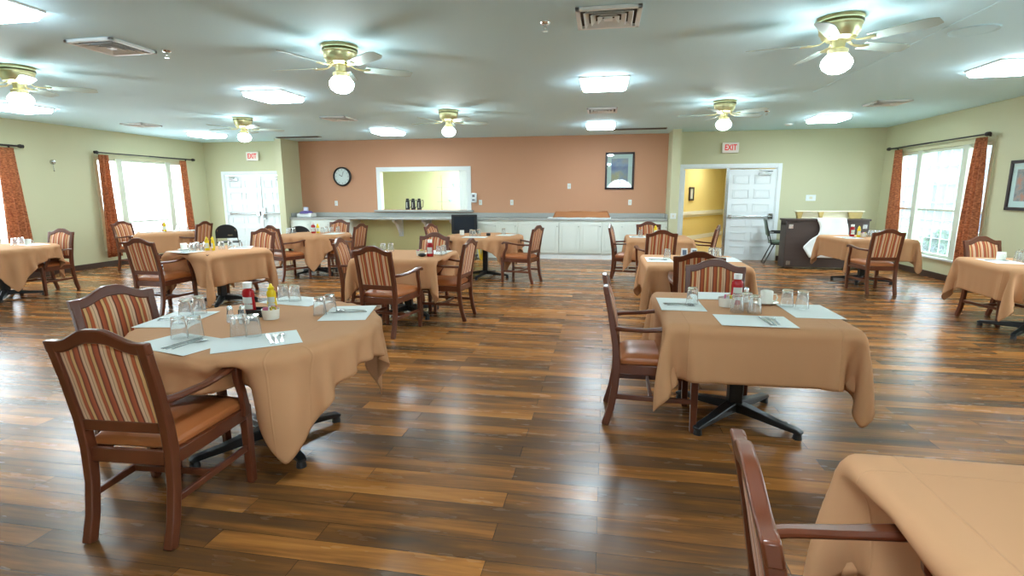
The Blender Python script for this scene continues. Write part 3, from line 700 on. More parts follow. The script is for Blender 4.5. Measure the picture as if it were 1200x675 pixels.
def sprinkler():
    t = thing('sprinkler_head', '', 'sprinkler')
    bm = B(); lathe(bm, [(0, 0), (.04, 0), (.035, -.012), (.012, -.015), (.012, -.04), (0, -.04)], n=14); obj('escutcheon', bm, m_chrome, t, smooth=True)
    bm = B(); cyl(bm, (-.012, 0, -.038), (-.008, 0, -.06), .003); cyl(bm, (.012, 0, -.038), (.008, 0, -.06), .003); cyl(bm, (0, 0, -.06), (0, 0, -.064), .022); obj('deflector', bm, m_chrome, t)
    return t
sk = Kind(sprinkler)
for x, y, q in ((-.51, 4.43, 'small sprinkler head left of the top centre vent'), (-4.08, 4.6, 'small sprinkler head beside the upper left vent'), (2.57, 9.66, 'small sprinkler head right of the fan by the exit sign'), (-8.6, 11.9, 'small sprinkler head above the left double door')):
    sk((x, y, H), 0, q)
bm = B(); lathe(bm, [(0, 0), (.07, 0), (.07, -.02), (.05, -.035), (0, -.037)], (3.48, 11.5, H), n=20); tag(obj('smoke_detector', bm, m_white, smooth=True), 'round white smoke detector by the right back light', 'smoke detector')
t = thing('ceiling_speaker', 'flush round ceiling speaker at the top right', 'speaker', (2.97, 5.28, H))
bm = B(); lathe(bm, [(0, -.004), (.15, -.004), (.17, -.01), (.175, 0)], n=32); obj('ring', bm, m_ceil, t, smooth=True)
bm = B(); lathe(bm, [(0, -.007), (.14, -.006)], n=32); obj('grille', bm, m_ceil, t)
# corridor and kitchen lamps
def lamp(x, y, z, w, d, e, rgb, label):
    t = thing('ceiling_light', label, 'ceiling light', (x, y, z))
    bm = B(); bb(bm, -w/2-.02, w/2+.02, -d/2-.02, d/2+.02, -.02, 0); obj('base_plate', bm, m_whitem, t)
    bm = B(); bb(bm, -w/2, w/2, -d/2, d/2, -.06, -.02); obj('diffuser', bm, mat('diffuser_%d' % int(e*10+rgb[2]), rgb, .5, emit=e), t, bevel=.01)
lamp(2.9, 14.6, 2.6, .6, 1.2, 5, (255, 250, 240), 'ceiling light in the corridor behind the open doorway')
lamp(3.6, 17.4, 2.6, .6, 1.2, 6, (255, 250, 240), 'far ceiling light deep in the corridor')
lamp(-3.4, 14.0, H-.3, 1.2, .6, 22, (250, 255, 244), 'ceiling light in the kitchen behind the hatch')

# ------------------------------------------------------------------ outside
bm = B(); bb(bm, XL-40, XL-TH-.01, -30, 40, -.25, -.15); bb(bm, XR+TH+.01, XR+9, -30, 40, -.25, -.15); bb(bm, XL-40, XR+40, -40, YF-TH-.01, -.25, -.15); struct('ground', bm, m_ground)
t = thing('neighbouring_house', 'pale house with a grey roof outside the right window', 'house', (XR+9.5, 27, -.15))
bm = B(); bb(bm, 0, 6, -9, 9, 0, 4.6); obj('walls', bm, m_siding, t)
bm = B(); prism(bm, [(-.5, 4.5), (6.5, 4.5), (3, 6.6)], 'y', -9.4, 9.4); obj('roof', bm, m_roof, t)
for y in (-6, -2, 2, 6):
    for z in (.9, 3.0):
        bm = B(); bb(bm, -.04, .02, y-.6, y+.6, z, z+1.2); obj('window', bm, m_darkwin, t)
bm = B(); bb(bm, XR+TH+.4, XR+9, 5, 30, -.16, -.13); o = obj('lawn', bm, m_grass); tag(o, 'green lawn outside the right window', 'lawn'); o['kind'] = 'stuff'
def shrub(x, y, r, label):
    rs = random.Random(int(x*100)); t = thing('shrub', label, 'shrub', (x, y, -.15)); bm = B()
    for k in range(420):
        a, b = rs.uniform(0, 2*PI), math.acos(rs.uniform(-.2, 1)); q = r*rs.uniform(.7, 1)
        c = Vector((q*math.cos(a)*math.sin(b), q*math.sin(a)*math.sin(b), r*.5+q*math.cos(b))); s = r*.14
        n = Vector((rs.gauss(0, 1), rs.gauss(0, 1), rs.gauss(0, 1))).normalized(); u = n.orthogonal()*s; v = n.cross(u)*.6
        bm.faces.new([bm.verts.new(c+w) for w in (-u, v, u, -v)])
    obj('foliage', bm, m_leaf, t)
    bm = B(); cyl(bm, (0, 0, 0), (0, 0, r*.6), .04, .03); obj('stem', bm, m_wood, t)
shrub(XR+2.2, 14.0, .5, 'low green shrub outside the right window, left one')
shrub(XR+1.9, 12.6, .45, 'low green shrub outside the right window, right one')

# ------------------------------------------------------------------ dining chair
CV = [(-.315, 0), (-.28, .12), (-.258, .26), (-.25, .42), (-.262, .56), (-.298, .76), (-.334, .92)]
def backy(z):
    for (a, b), (c, d) in zip(CV, CV[1:]):
        if z <= d: return a+(c-a)*(z-b)/(d-b)
    return CV[-1][0]-(z-.92)*.2
def hump(x):
    t = max(0, min(1, (.175-abs(x))/.15)); return .054*t*t*(3-2*t)
def make_chair():
    t = thing('dining_chair', '', 'chair')
    for s in (-1, 1):
        bm = B(); sweep(bm, [(s*(.193+.012*z), y, z) for y, z in CV], [.042, .04, .04, .042, .042, .042, .042], [.045, .045, .045, .05, .045, .038, .034])
        obj('back_post', bm, m_wood, t, bevel=.006)
        bm = B(); sweep(bm, [(s*.215, .235, 0), (s*.215, .232, .2), (s*.215, .23, .43)], [.038, .042, .046], [.038, .042, .046]); obj('leg', bm, m_wood, t, bevel=.005)
        bm = B()
        sweep(bm, [(s*.21, -.265, .655), (s*.235, -.2, .658), (s*.258, -.08, .662), (s*.266, .03, .676), (s*.266, .12, .69), (s*.266, .18, .688), (s*.266, .215, .668)],
              [.032, .036, .042, .05, .054, .052, .044], [.03, .026, .024, .024, .026, .032, .03], (1, 0, 0))
        a = obj('armrest', bm, m_wood, t, bevel=.009)
        bm = B(); sweep(bm, [(s*.236, .2, .385), (s*.238, .2, .44), (s*.248, .175, .52), (s*.262, .13, .6), (s*.266, .125, .675)], [.026, .03, .03, .03, .032], [.045, .045, .04, .038, .045])
        obj('arm_support', bm, m_wood, a, bevel=.006)
        bm = B(); sweep(bm, [(s*.2, -.262, .2), (s*.213, .22, .2)], .02, .032); obj('side_stretcher', bm, m_wood, t, bevel=.004)
    bm = B(); sweep(bm, [(-.2, -.03, .2), (.2, -.03, .2)], .03, .02, (0, 0, 1)); obj('cross_stretcher', bm, m_wood, t, bevel=.004)
    bm = B()
    for q in ((-.19, .19, -.262, -.238, .355, .42), (-.2, .2, .225, .25, .365, .42)): bb(bm, *q)
    for s in (-1, 1): sweep(bm, [(s*.205, -.24, .39), (s*.222, .22, .392)], .024, .062, (1, 0, 0))
    obj('seat_rail', bm, m_wood, t, bevel=.004)
    # seat cushion
    bm = B(); n = 12; top = []
    def ss(v): return max(0, 1-abs(v)**6)
    for j in range(n+1):
        row = []
        for i in range(n+1):
            u, v = 2*i/n-1, 2*j/n-1; hw = .2+.022*(v+1)/2
            x = u*hw; y = -.23+.485*(v+1)/2
            row.append((x, y, .455+.034*(ss(u)*ss(v))**.5))
        top.append(row)
    T_ = [[bm.verts.new(c) for c in r] for r in top]; Bt = [[bm.verts.new((c[0]*.98, c[1], .415)) for c in r] for r in top]
    for j in range(n):
        for i in range(n): bm.faces.new((T_[j][i], T_[j][i+1], T_[j+1][i+1], T_[j+1][i])); bm.faces.new((Bt[j][i], Bt[j+1][i], Bt[j+1][i+1], Bt[j][i+1]))
    for k in range(n):
        bm.faces.new((T_[0][k], Bt[0][k], Bt[0][k+1], T_[0][k+1])); bm.faces.new((T_[n][k], T_[n][k+1], Bt[n][k+1], Bt[n][k]))
        bm.faces.new((T_[k][0], T_[k+1][0], Bt[k+1][0], Bt[k][0])); bm.faces.new((T_[k][n], Bt[k][n], Bt[k+1][n], T_[k+1][n]))
    obj('seat_cushion', bm, m_leather, t, bevel=.012)
    # crest rail
    def strip(bm, xs, zlo, zhi, y0, y1, nz=1):
        F, K = [], []
        for x in xs:
            F.append([bm.verts.new((x, backy(zlo(x)+(zhi(x)-zlo(x))*k/nz)+y1(x, k/nz), zlo(x)+(zhi(x)-zlo(x))*k/nz)) for k in range(nz+1)])
            K.append([bm.verts.new((x, backy(zlo(x)+(zhi(x)-zlo(x))*k/nz)+y0(x, k/nz), zlo(x)+(zhi(x)-zlo(x))*k/nz)) for k in range(nz+1)])
        for i in range(len(xs)-1):
            for k in range(nz):
                bm.faces.new((F[i][k], F[i][k+1], F[i+1][k+1], F[i+1][k])); bm.faces.new((K[i][k], K[i+1][k], K[i+1][k+1], K[i][k+1]))
            bm.faces.new((F[i][0], F[i+1][0], K[i+1][0], K[i][0])); bm.faces.new((F[i][nz], K[i][nz], K[i+1][nz], F[i+1][nz]))
        for i in (0, -1):
            for k in range(nz): bm.faces.new((F[i][k], K[i][k], K[i][k+1], F[i][k+1]))
    xs = [-.228+.456*i/24 for i in range(25)]
    bm = B(); strip(bm, xs, lambda x: .87+hump(x)*.85, lambda x: .922+hump(x), lambda x, v: -.017, lambda x, v: .017); obj('crest_rail', bm, m_wood, t, bevel=.006)
    bm = B(); strip(bm, [-.19, .19], lambda x: .505, lambda x: .555, lambda x, v: -.014, lambda x, v: .014); obj('lower_rail', bm, m_wood, t, bevel=.004)
    xs = [-.186+.372*i/16 for i in range(17)]
    bl = lambda x, v: max(0, (1-abs(x/.19)**4)*(1-abs(2*v-1)**4))
    bm = B(); strip(bm, xs, lambda x: .553, lambda x: .873+hump(x)*.85, lambda x, v: -.008-.008*bl(x, v), lambda x, v: .01+.02*bl(x, v), 8)
    obj('back_cushion', bm, m_stripe, t, smooth=True)
    return t
D = math.radians
CH = [  # x, y, heading deg, label
 (-2.01, 2.05, 3, 'striped-back wooden armchair largest in the left foreground, seen from behind'),
 (-2.53, 2.52, -104, 'striped-back wooden armchair at the left side of the near round table'),
 (.35, 3.51, -91, 'striped-back wooden armchair seen side-on at the left of the near square table'),
 (.83, 4.08, 172, 'striped-back wooden armchair behind the near square table, facing the camera'),
 (.91, 5.33, -10, 'striped-back wooden armchair backing onto the one behind the near square table'),
 (.76, 8.2, 8, 'striped-back wooden armchair at the near side of the far right-centre table'),
 (.42, 9.2, -97, 'thin-looking side-on armchair before the white cabinets, left of the far right-centre table'),
 (.83, 9.8, 187, 'striped-back wooden armchair behind the far right-centre table, by the wall pier'),
 (1.5, 9.22, 72, 'striped-back wooden armchair seen against the yellow doorway'),
 (4.01, 8.79, 5, 'striped-back wooden armchair in front of the piano table, seen from behind'),
 (4.53, 6.89, 192, 'striped-back wooden armchair at the right edge table under the window'),
 (-8.5, 6.7, 182, 'striped-back wooden armchair against the left wall beside the left edge table'),
 (-9.35, 9.22, -92, 'striped-back wooden armchair in front of the left window'),
 (-8.22, 9.36, 91, 'dark-looking armchair between the left window table and the black chair'),
 (-5.65, 5.93, -2, 'striped-back wooden armchair at the near side of the left square table, seen from behind'),
 (-5.3, 7.12, 172, 'striped-back wooden armchair at the far side of the left square table'),
 (-5.54, 8.55, -22, 'striped-back wooden armchair at the near side of the far left-centre round table'),
 (-5.45, 9.9, 177, 'striped-back wooden armchair behind the far left-centre round table, before the white cabinets'),
 (-4.71, 9.05, 85, 'striped-back wooden armchair at the right side of the far left-centre round table'),
 (-2.86, 6.02, -82, 'striped-back wooden armchair at the left side of the middle table'),
 (-2.3, 5.39, -9, 'striped-back wooden armchair at the near side of the middle table, seen from behind'),
 (-1.91, 6.13, 85, 'striped-back wooden armchair at the right side of the middle table'),
 (-2.36, 6.62, 170, 'striped-back wooden armchair at the far side of the middle table, under the hatch'),
 (-2.77, 9.08, -100, 'striped-back wooden armchair at the left side of the far round table'),
 (-1.42, 8.86, 74, 'striped-back wooden armchair at the right side of the far round table, in the open aisle'),
 (.645, 1.05, -96, 'wooden armchair cut off at the bottom of the photo by the bottom right table'),
]
ck = Kind(make_chair)
for x, y, a, q in CH: ck((x, y, 0), D(a), q, 'wooden dining armchairs with striped backs')

# ------------------------------------------------------------------ tables and cloths
def make_base():
    bm = B(); cyl(bm, (0, 0, .07), (0, 0, .69), .045, n=16); cyl(bm, (0, 0, .66), (0, 0, .7), .14, .16, n=16); return bm
def make_table(rnd, half, rot):
    t = thing('dining_table', '', 'table')
    bm = B()
    h_ = half-.03
    if rnd: cyl(bm, (0, 0, .712), (0, 0, .748), h_, n=48)
    else: bb(bm, -h_, h_, -h_, h_, .712, .748)
    obj('tabletop', bm, m_wood, t, bevel=.006)
    bm = B(); box(bm, (0, 0, .39), (.09, .09, .62)); box(bm, (0, 0, .705), (.42, .06, .02)); box(bm, (0, 0, .705), (.06, .42, .02)); obj('column', bm, m_black, t, bevel=.012)
    for k in range(4):
        a = PI/4+k*PI/2+rot; R_ = Matrix.Rotation(a, 4, 'Z')
        bm = B(); sweep(bm, [(.02, 0, .085), (.1, 0, .082), (.28, 0, .06), (.42, 0, .05), (.445, 0, .04)], [.075, .07, .055, .05, .045], [.07, .06, .04, .03, .02], (0, 1, 0)); bmesh.ops.transform(bm, matrix=R_, verts=bm.verts)
        f = obj('foot', bm, m_black, t, bevel=.006)
        bm = B(); cyl(bm, (.42, 0, 0), (.42, 0, .042), .028, .022, n=14); bmesh.ops.transform(bm, matrix=R_, verts=bm.verts); obj('glide', bm, m_blackp, f)
    return t
TOP = .757
def drape(rnd, half, cx, cy, rot, crot, ch, seed, n=47, steps=200):
    """square cloth let fall over the table (position-based), returns coordinates in table space"""
    rng = np.random.default_rng(seed); c = .84
    g = np.linspace(-c, c, n); X, Y = np.meshgrid(g, g, indexing='ij'); ca, sa = math.cos(crot), math.sin(crot)
    P = np.stack([X*ca-Y*sa, X*sa+Y*ca, np.full_like(X, TOP+.004)], -1)
    def inside(P, m):
        return (np.hypot(P[..., 0], P[..., 1]) < half-m) if rnd else ((np.abs(P[..., 0]) < half-m) & (np.abs(P[..., 1]) < half-m))
    pin = inside(P, .015); w = np.where(pin, 0., 1.)[..., None]
    P[..., 2] += np.where(pin, 0, 0)+rng.normal(0, .003, P.shape[:2])*(~pin); P[..., 2][pin] = TOP
    q0 = P.copy(); V = np.zeros_like(P); d = g[1]-g[0]
    cons = []
    def add(sa_, sb_, L, k): cons.append((sa_, sb_, L, k))
    s = slice
    for o in (0, 1):
        a = np.arange(o, n-1, 2); add((a, s(None)), (a+1, s(None)), d, 1); add((s(None), a), (s(None), a+1), d, 1)
    for o in (0, 1):
        a = np.arange(o, n-1, 2)
        add((a, s(0, n-1)), (a+1, s(1, n)), d*1.4142, .35); add((a, s(1, n)), (a+1, s(0, n-1)), d*1.4142, .35)
    for o in (0, 1, 2, 3):
        a = np.arange(o, n-2, 4); add((a, s(None)), (a+2, s(None)), d*2, .12); add((s(None), a), (s(None), a+2), d*2, .12)
    # chair colliders in table space: armrests as capsules, seat as a box
    caps = []; cr, sr = math.cos(-rot), math.sin(-rot)
    for hx, hy, ha_, push in ch:
        ax, sx_ = math.cos(ha_), math.sin(ha_)
        def tw(l):
            wx, wy = hx+l[0]*ax-l[1]*sx_-cx, hy+l[0]*sx_+l[1]*ax-cy
            return np.array((wx*cr-wy*sr, wx*sr+wy*cr, l[2]))
        _a = tw((0, 0, 0)); _b = tw((0, 1, 0)); fv = (_b-_a)*push
        for q in (-1, 1): caps.append((tw((q*.25, -.2, .65)), tw((q*.266, .19, .66)), .05, fv)); caps.append((tw((q*.24, .21, .42)), tw((q*.266, .16, .64)), .045, fv))
        caps.append((tw((-.12, .15, .44)), tw((.12, .15, .44)), .07, fv)); caps.append((tw((-.1, -.26, .6)), tw((.1, -.26, .6)), .05, fv)); caps.append((tw((-.1, -.31, .85)), tw((.1, -.31, .85)), .05, fv))
    dt = .02
    R0 = np.hypot(P[..., 0], P[..., 1]); ring = (~pin) & ((R0 < half+.05) if rnd else ((np.abs(P[..., 0]) < half+.05) & (np.abs(P[..., 1]) < half+.05)))
    for st in range(steps):
        V[..., 2] -= 9.8*dt; V *= .965; Q = P+V*dt*w
        for it in range(7):
            for A, Bb, L, k in cons:
                D_ = Q[Bb]-Q[A]; l = np.sqrt((D_*D_).sum(-1, keepdims=True))+1e-9; wa, wb = w[A], w[Bb]; ws = wa+wb; ws = np.where(ws == 0, 1, ws)
                if k == 1 or True: cor = D_*((l-L)/l*k/ws)
                Q[A] += cor*wa; Q[Bb] -= cor*wb
        z = Q[..., 2]; near = (z < TOP) & (z > TOP-.055)
        if rnd:
            r = np.hypot(Q[..., 0], Q[..., 1])+1e-9; pen = half+.01-r; hit = near & (pen > 0)
            up = hit & ((TOP-z) < pen); out = hit & ~up; z[up] = TOP
            f = ((half+.01)/r)[out]; Q[..., 0][out] *= f; Q[..., 1][out] *= f
        else:
            px = half+.01-np.abs(Q[..., 0]); py = half+.01-np.abs(Q[..., 1]); hit = near & (px > 0) & (py > 0)
            pz = TOP-z; up = hit & (pz < px) & (pz < py); ox = hit & ~up & (px <= py); oy = hit & ~up & (py < px)
            z[up] = TOP; Q[..., 0][ox] = np.sign(Q[..., 0][ox])*(half+.01); Q[..., 1][oy] = np.sign(Q[..., 1][oy])*(half+.01)
        for a, b, r_, fv in caps:
            ab = b-a; tt = np.clip(((Q-a)@ab)/(ab@ab), 0, 1)[..., None]; df = Q-(a+tt*ab); l = np.sqrt((df*df).sum(-1)); h_ = (l < r_) & ~pin
            if h_.any():
                fl = df[h_]/(l[h_][:, None]+1e-6)*.35+fv; fl /= np.linalg.norm(fl, axis=-1, keepdims=True)+1e-9
                Q[h_] += fl*(r_-l[h_])[:, None]
        if rnd:
            r = np.hypot(Q[..., 0], Q[..., 1])+1e-9; m_ = ring & (r < half+.01); f = ((half+.01)/r)[m_]; Q[..., 0][m_] *= f; Q[..., 1][m_] *= f
        else:
            for ax_ in (0, 1):
                q_ = Q[..., ax_]; o_ = q0[..., ax_]; m_ = ring & (np.abs(o_) > half-.015) & (np.abs(q_) < half+.008); q_[m_] = np.sign(o_[m_])*(half+.008)
        z[:] = np.maximum(z, .01)
        V = (Q-P)/dt*w; sp = np.sqrt((V*V).sum(-1, keepdims=True)); V *= np.minimum(1, 3/(sp+1e-9)); P = np.where(w > 0, Q, P)
    return P
def cloth_obj(P, loc, rz, label, crease):
    n = P.shape[0]; bm = B(); vs = [[bm.verts.new(P[i, j]) for j in range(n)] for i in range(n)]
    for i in range(n-1):
        for j in range(n-1): bm.faces.new((vs[i][j], vs[i+1][j], vs[i+1][j+1], vs[i][j+1]))
    me = bpy.data.meshes.new('tablecloth'); bm.to_mesh(me); bm.free(); me.materials.append(m_cloth); me.polygons.foreach_set('use_smooth', [True]*len(me.polygons))
    o = bpy.data.objects.new('tablecloth', me); C.objects.link(o); o.location = loc; o.rotation_euler.z = rz
    s = o.modifiers.new('sub', 'SUBSURF'); s.levels = 1; s.render_levels = 1
    md = o.modifiers.new('s', 'SOLIDIFY'); md.thickness = .003; md.offset = 0
    return tag(o, label, 'tablecloth', 'tan tablecloths')
TB = {  # round?, half size, x, y, rotation, foot rotation, cloth rotation, short name
 'T1': (1, .68, -1.98, 2.72, 0, D(10), D(-3), 'the near round table'),
 'T2': (0, .53, .89, 3.58, 0, D(3), 0, 'the near square table'),
 'T3': (0, .53, 1.225, 1.065, 0, 0, 0, 'the bottom right table'),
 'T4': (0, .53, -2.42, 6.2, D(2), D(5), 0, 'the middle table'),
 'T5': (0, .48, -5.23, 6.41, D(-17), 0, 0, 'the left square table'),
 'T6': (1, .68, -8.7, 6.25, 0, 0, D(20), 'the left edge table'),
 'T7': (0, .5, -8.75, 9.3, D(42), 0, 0, 'the left window table'),
 'T8': (1, .65, -5.4, 9.2, 0, D(20), D(-20), 'the far left-centre round table'),
 'T9': (1, .68, -2.13, 9.3, 0, D(35), D(0), 'the far round table'),
 'T10': (0, .53, .88, 9.25, 0, 0, 0, 'the far right-centre table'),
 'T11': (0, .53, .96, 6.1, 0, 0, 0, 'the table behind the near square one'),
 'T12': (0, .53, 4.28, 9.7, D(6), D(8), 0, 'the piano table'),
 'T13': (0, .53, 4.5, 6.35, D(-5), 0, 0, 'the right edge table'),
}
protoT = {}
for i, (k, (rnd, half, x, y, rot, frot, crot, nm)) in enumerate(TB.items()):
    t = make_table(rnd, half, frot); t.location = (x, y, 0); t.rotation_euler.z = rot
    t['label'] = {'T1': 'round pedestal table in the left foreground under a tan cloth', 'T2': 'square pedestal table in the right foreground on a black cross foot'}.get(k, 'pedestal table under a tan cloth, '+nm)
    t['group'] = 'dining tables'
    near = [(c[0], c[1], D(c[2]), 1. if n_ in (0, 9, 14, 20, 21, 25) else 0.) for n_, c in enumerate(CH) if math.hypot(c[0]-x, c[1]-y) < 1.15]
    P_ = drape(rnd, half, x, y, rot, crot, near, i+3)
    cloth_obj(P_, (x, y, 0), rot, 'tan square cloth draped over '+nm, 0)

# ------------------------------------------------------------------ table settings
ZT = TOP+.0035
def tumbler(h, r0_, r1_, flip):
    def mk():
        bm = B(); n = 18
        prof = [(0, .012), (r0_-.004, .012), (r0_, .03), (r1_-.0025, h), (r1_, h), (r0_+.002, .02), (r0_, 0), (0, 0)]
        lathe(bm, prof, n=n)
        if flip: bmesh.ops.transform(bm, matrix=Matrix.Translation((0, 0, h)) @ Matrix.Rotation(PI, 4, 'X'), verts=bm.verts)
        o = obj('glass_tumbler', bm, m_glass, smooth=True); return tag(o, '', 'glass')
    return mk
gk = Kind(tumbler(.112, .031, .041, True)); gk2 = Kind(tumbler(.095, .03, .036, True))
def mug():
    t = thing('coffee_mug', '', 'mug')
    bm = B(); lathe(bm, [(0, .085), (.036, .085), (.04, .08), (.041, 0), (.038, 0), (.036, .078), (0, .078)], n=22); obj('body', bm, m_ceramic, t, smooth=True)
    bm = B(); sweep(bm, [(.04, 0, .065), (.058, 0, .066), (.066, 0, .045), (.058, 0, .022), (.04, 0, .018)], .012, .009, (0, 1, 0), True); obj('handle', bm, m_ceramic, t, smooth=True)
    return t
mk_ = Kind(mug)
def saucer():
    bm = B(); lathe(bm, [(0, .004), (.035, .004), (.05, .008), (.075, .018), (.077, .016), (.05, .002), (0, 0)], n=28); return tag(obj('saucer', bm, m_ceramic, smooth=True), '', 'saucer')
sau = Kind(saucer)
def bottle(mb_, mc, kind, h, w):
    def mk():
        t = thing(kind, '', 'bottle')
        bm = B(); zs = [(0, .92), (.01, 1), (h*.35, 1), (h*.5, .86), (h*.62, .98), (h*.74, .9), (h*.8, .5), (h*.84, .42)]
        R = []; n = 20
        for z, s in zs: R.append([bm.verts.new((w*s*math.cos(2*PI*k/n), w*.62*s*math.sin(2*PI*k/n), z)) for k in range(n)])
        for a, b in zip(R, R[1:]):
            for k in range(n): bm.faces.new((a[k], a[(k+1) % n], b[(k+1) % n], b[k]))
        bm.faces.new(R[0][::-1]); bm.faces.new(R[-1]); obj('body', bm, mb_, t, smooth=True)
        bm = B()
        if mc is m_yellow: lathe(bm, [(.02, h*.82), (.021, h*.88), (.012, h*.92), (.006, h*1.02), (0, h*1.02)], n=14)
        else: lathe(bm, [(0, h*.83), (.026, h*.83), (.027, h), (0, h)], n=16)
        obj('cap', bm, mc, t, smooth=True)
        bm = B(); r = []
        for z in (h*.18, h*.55):
            s = 1.02 if z < h*.3 else .93
            r.append([bm.verts.new((w*s*math.cos(a), w*.63*s*math.sin(a), z)) for a in [D(-140+10*q) for q in range(11)]])
        for q in range(10): bm.faces.new((r[0][q], r[0][q+1], r[1][q+1], r[1][q]))
        obj('label', bm, m_lab, t)
        return t
    return mk
ket = Kind(bottle(m_red, m_capw, 'ketchup_bottle', .2, .04)); mus = Kind(bottle(m_yellow, m_yellow, 'mustard_bottle', .18, .03))
def sugar():
    t = thing('sugar_caddy', '', 'sugar caddy')
    bm = B(); n = 24
    prof = [(0, 0, 1), (.045, 0, 1), (.052, .06, 1), (.049, .06, 1), (.042, .006, 1), (0, .006, 1)]
    lathe(bm, [(p[0], p[1]) for p in prof], n=n)
    obj('bowl', bm, m_ceramic, t, smooth=True); rs = random.Random(5)
    for k in range(6):
        bm = B(); box(bm, (rs.uniform(-.025, .025), rs.uniform(-.025, .025), .05), (.035, .004, .05), rs.uniform(0, 3), rs.uniform(-.4, .4))
        obj('sachet', bm, [m_cardb, mat('pink_paper', (214, 120, 150), .6), mat('yellow_paper', (224, 200, 90), .6)][k % 3], t)
    return t
sug = Kind(sugar)
def shaker():
    t = thing('salt_shaker', '', 'shaker')
    bm = B(); lathe(bm, [(0, 0), (.02, 0), (.022, .01), (.017, .06), (.015, .075), (0, .075)], n=12); obj('body', bm, m_glass, t, smooth=True)
    bm = B(); lathe(bm, [(.0165, .073), (.0165, .088), (.01, .097), (0, .098)], n=12); obj('lid', bm, m_chrome, t, smooth=True)
    bm = B(); lathe(bm, [(0, .006), (.016, .006), (.0145, .045), (0, .045)], n=10); obj('salt', bm, m_capw, t)
    return t
shk = Kind(shaker)
def fork():
    bm = B(); sweep(bm, [(0, -.1, .001), (0, -.02, .006), (0, .03, .004)], [.016, .007, .01], .002); bb(bm, -.011, .011, .03, .05, .003, .005)
    for q in (-.0095, -.003, .0035, .0095): bb(bm, q-.0015, q+.0015, .05, .09, .003, .005)
    return tag(obj('fork', bm, m_steel, smooth=True), '', 'fork')
def spoon():
    bm = B(); sweep(bm, [(0, -.09, .001), (0, -.01, .007), (0, .035, .004)], [.015, .006, .008], .002); sph(bm, (0, .06, .005), .02, (.85, 1.4, .15), 14)
    return tag(obj('spoon', bm, m_steel, smooth=True), '', 'spoon')
def knife():
    bm = B(); sweep(bm, [(0, -.11, .003), (0, 0, .004)], [.016, .012], .005); sweep(bm, [(0, 0, .004), (.002, .08, .003), (0, .11, .003)], [.018, .018, .006], .0015)
    return tag(obj('knife', bm, m_steel, smooth=True), '', 'knife')
fo, sp_, kn = Kind(fork), Kind(spoon), Kind(knife)
def place_mat():
    bm = B(); bb(bm, -.205, .205, -.14, .14, 0, .0012); return tag(obj('placemat', bm, m_mat), '', 'placemat')
pm = Kind(place_mat)
def setting(x, y, a, nm, glasses=(), cut=True, cutoff=.1, w=1):
    """white paper placemat at (x, y); a = heading of the diner in degrees (looking at the table centre)"""
    r = D(a); ca, sa = math.cos(r), math.sin(r)
    def at(u, v, z=ZT): return (x+u*ca-v*sa, y+u*sa+v*ca, z)
    pm(at(0, 0), r, 'white paper placemat '+nm, 'white paper placemats')
    if cut:
        z = ZT+.0015
        kn(at(cutoff, 0, z), r+.06, 'steel knife on the placemat '+nm, 'knives on the placemats')
        fo(at(cutoff+.03, -.005, z), r-.03, 'steel fork on the placemat '+nm, 'forks on the placemats')
        sp_(at(cutoff+.06, .0, z), r-.08, 'steel spoon on the placemat '+nm, 'spoons on the placemats')
ORD = {1: [''], 2: ['left', 'right'], 3: ['leftmost', 'middle', 'rightmost'], 4: ['leftmost', 'second from left', 'third from left', 'rightmost'], 5: ['leftmost', 'second from left', 'middle', 'second from right', 'rightmost']}
def glasses(pts, where, k=None):
    pts = sorted(pts, key=lambda q: q[0]/q[1])
    for i, (x, y) in enumerate(pts):
        on = any(abs(x-m.location.x) < .13 and abs(y-m.location.y) < .13 for m in MTS); n = len(pts)
        lab = 'upturned tumbler '+where if n == 1 else ORD[n][i]+(' of two' if n == 2 else '')+' upturned tumbler'+('' if n == 2 else 's' if False else '')+' '+where
        (k or gk)((x, y, ZT+.0015 if on else ZT), 0, lab, 'upturned tumblers '+where)
MTS = []
def mats(lst):
    for s in lst: setting(*s)
    MTS[:] = [o for o in bpy.data.objects if o.name.startswith('placemat')]
mats([(-2.08, 2.24, -14, 'at the nearest left place of the near round table', (), True, -.0),
      (-1.74, 2.34, 38, 'at the nearest right place of the near round table', (), True, .06),
      (-1.58, 3.02, 105, 'at the right of the near round table', (), True, .0),
      (-2.12, 3.32, 172, 'at the back of the near round table', (), False),
      (-2.52, 2.7, -80, 'at the left of the near round table', (), True, .0)])
glasses([(-2.18, 2.33), (-2.11, 2.36)], 'on the nearest left placemat of the near round table'); glasses([(-1.895, 2.41), (-1.82, 2.43)], 'on the nearest right placemat of the near round table')
glasses([(-1.73, 2.94), (-1.71, 3.03)], 'on the right placemat of the near round table'); glasses([(-2.22, 3.31), (-2.13, 3.31)], 'on the back placemat of the near round table')
glasses([(-2.5, 2.74), (-2.5, 2.85)], 'on the left placemat of the near round table')
t = thing('condiment_caddy', 'low black condiment caddy at the middle of the near round table', 'caddy', (-2.12, 2.86, ZT), .1)
bm = B(); bb(bm, -.08, .08, -.05, .05, 0, .006)
for q in ((-.08, .08, -.05, -.044), (-.08, .08, .044, .05), (-.08, -.074, -.05, .05), (.074, .08, -.05, .05)): bb(bm, q[0], q[1], q[2], q[3], 0, .045)
obj('tray', bm, m_blackp, t, bevel=.002)
ket((-2.155, 2.86, ZT+.007), .1, 'red ketchup bottle in the black caddy on the near round table', 'ketchup bottles'); 
mus((-2.075, 2.97, ZT), .3, 'yellow mustard bottle behind the sugar caddy on the near round table', 'mustard bottles')
sug((-1.97, 2.8, ZT), .2, 'white sugar caddy with sachets on the near round table', 'white sugar caddies')
shk((-2.15, 2.68, ZT), 0, 'glass salt shaker, left of two on the near round table', 'salt shakers'); shk((-2.09, 2.71, ZT), 0, 'glass salt shaker, right of two on the near round table', 'salt shakers')
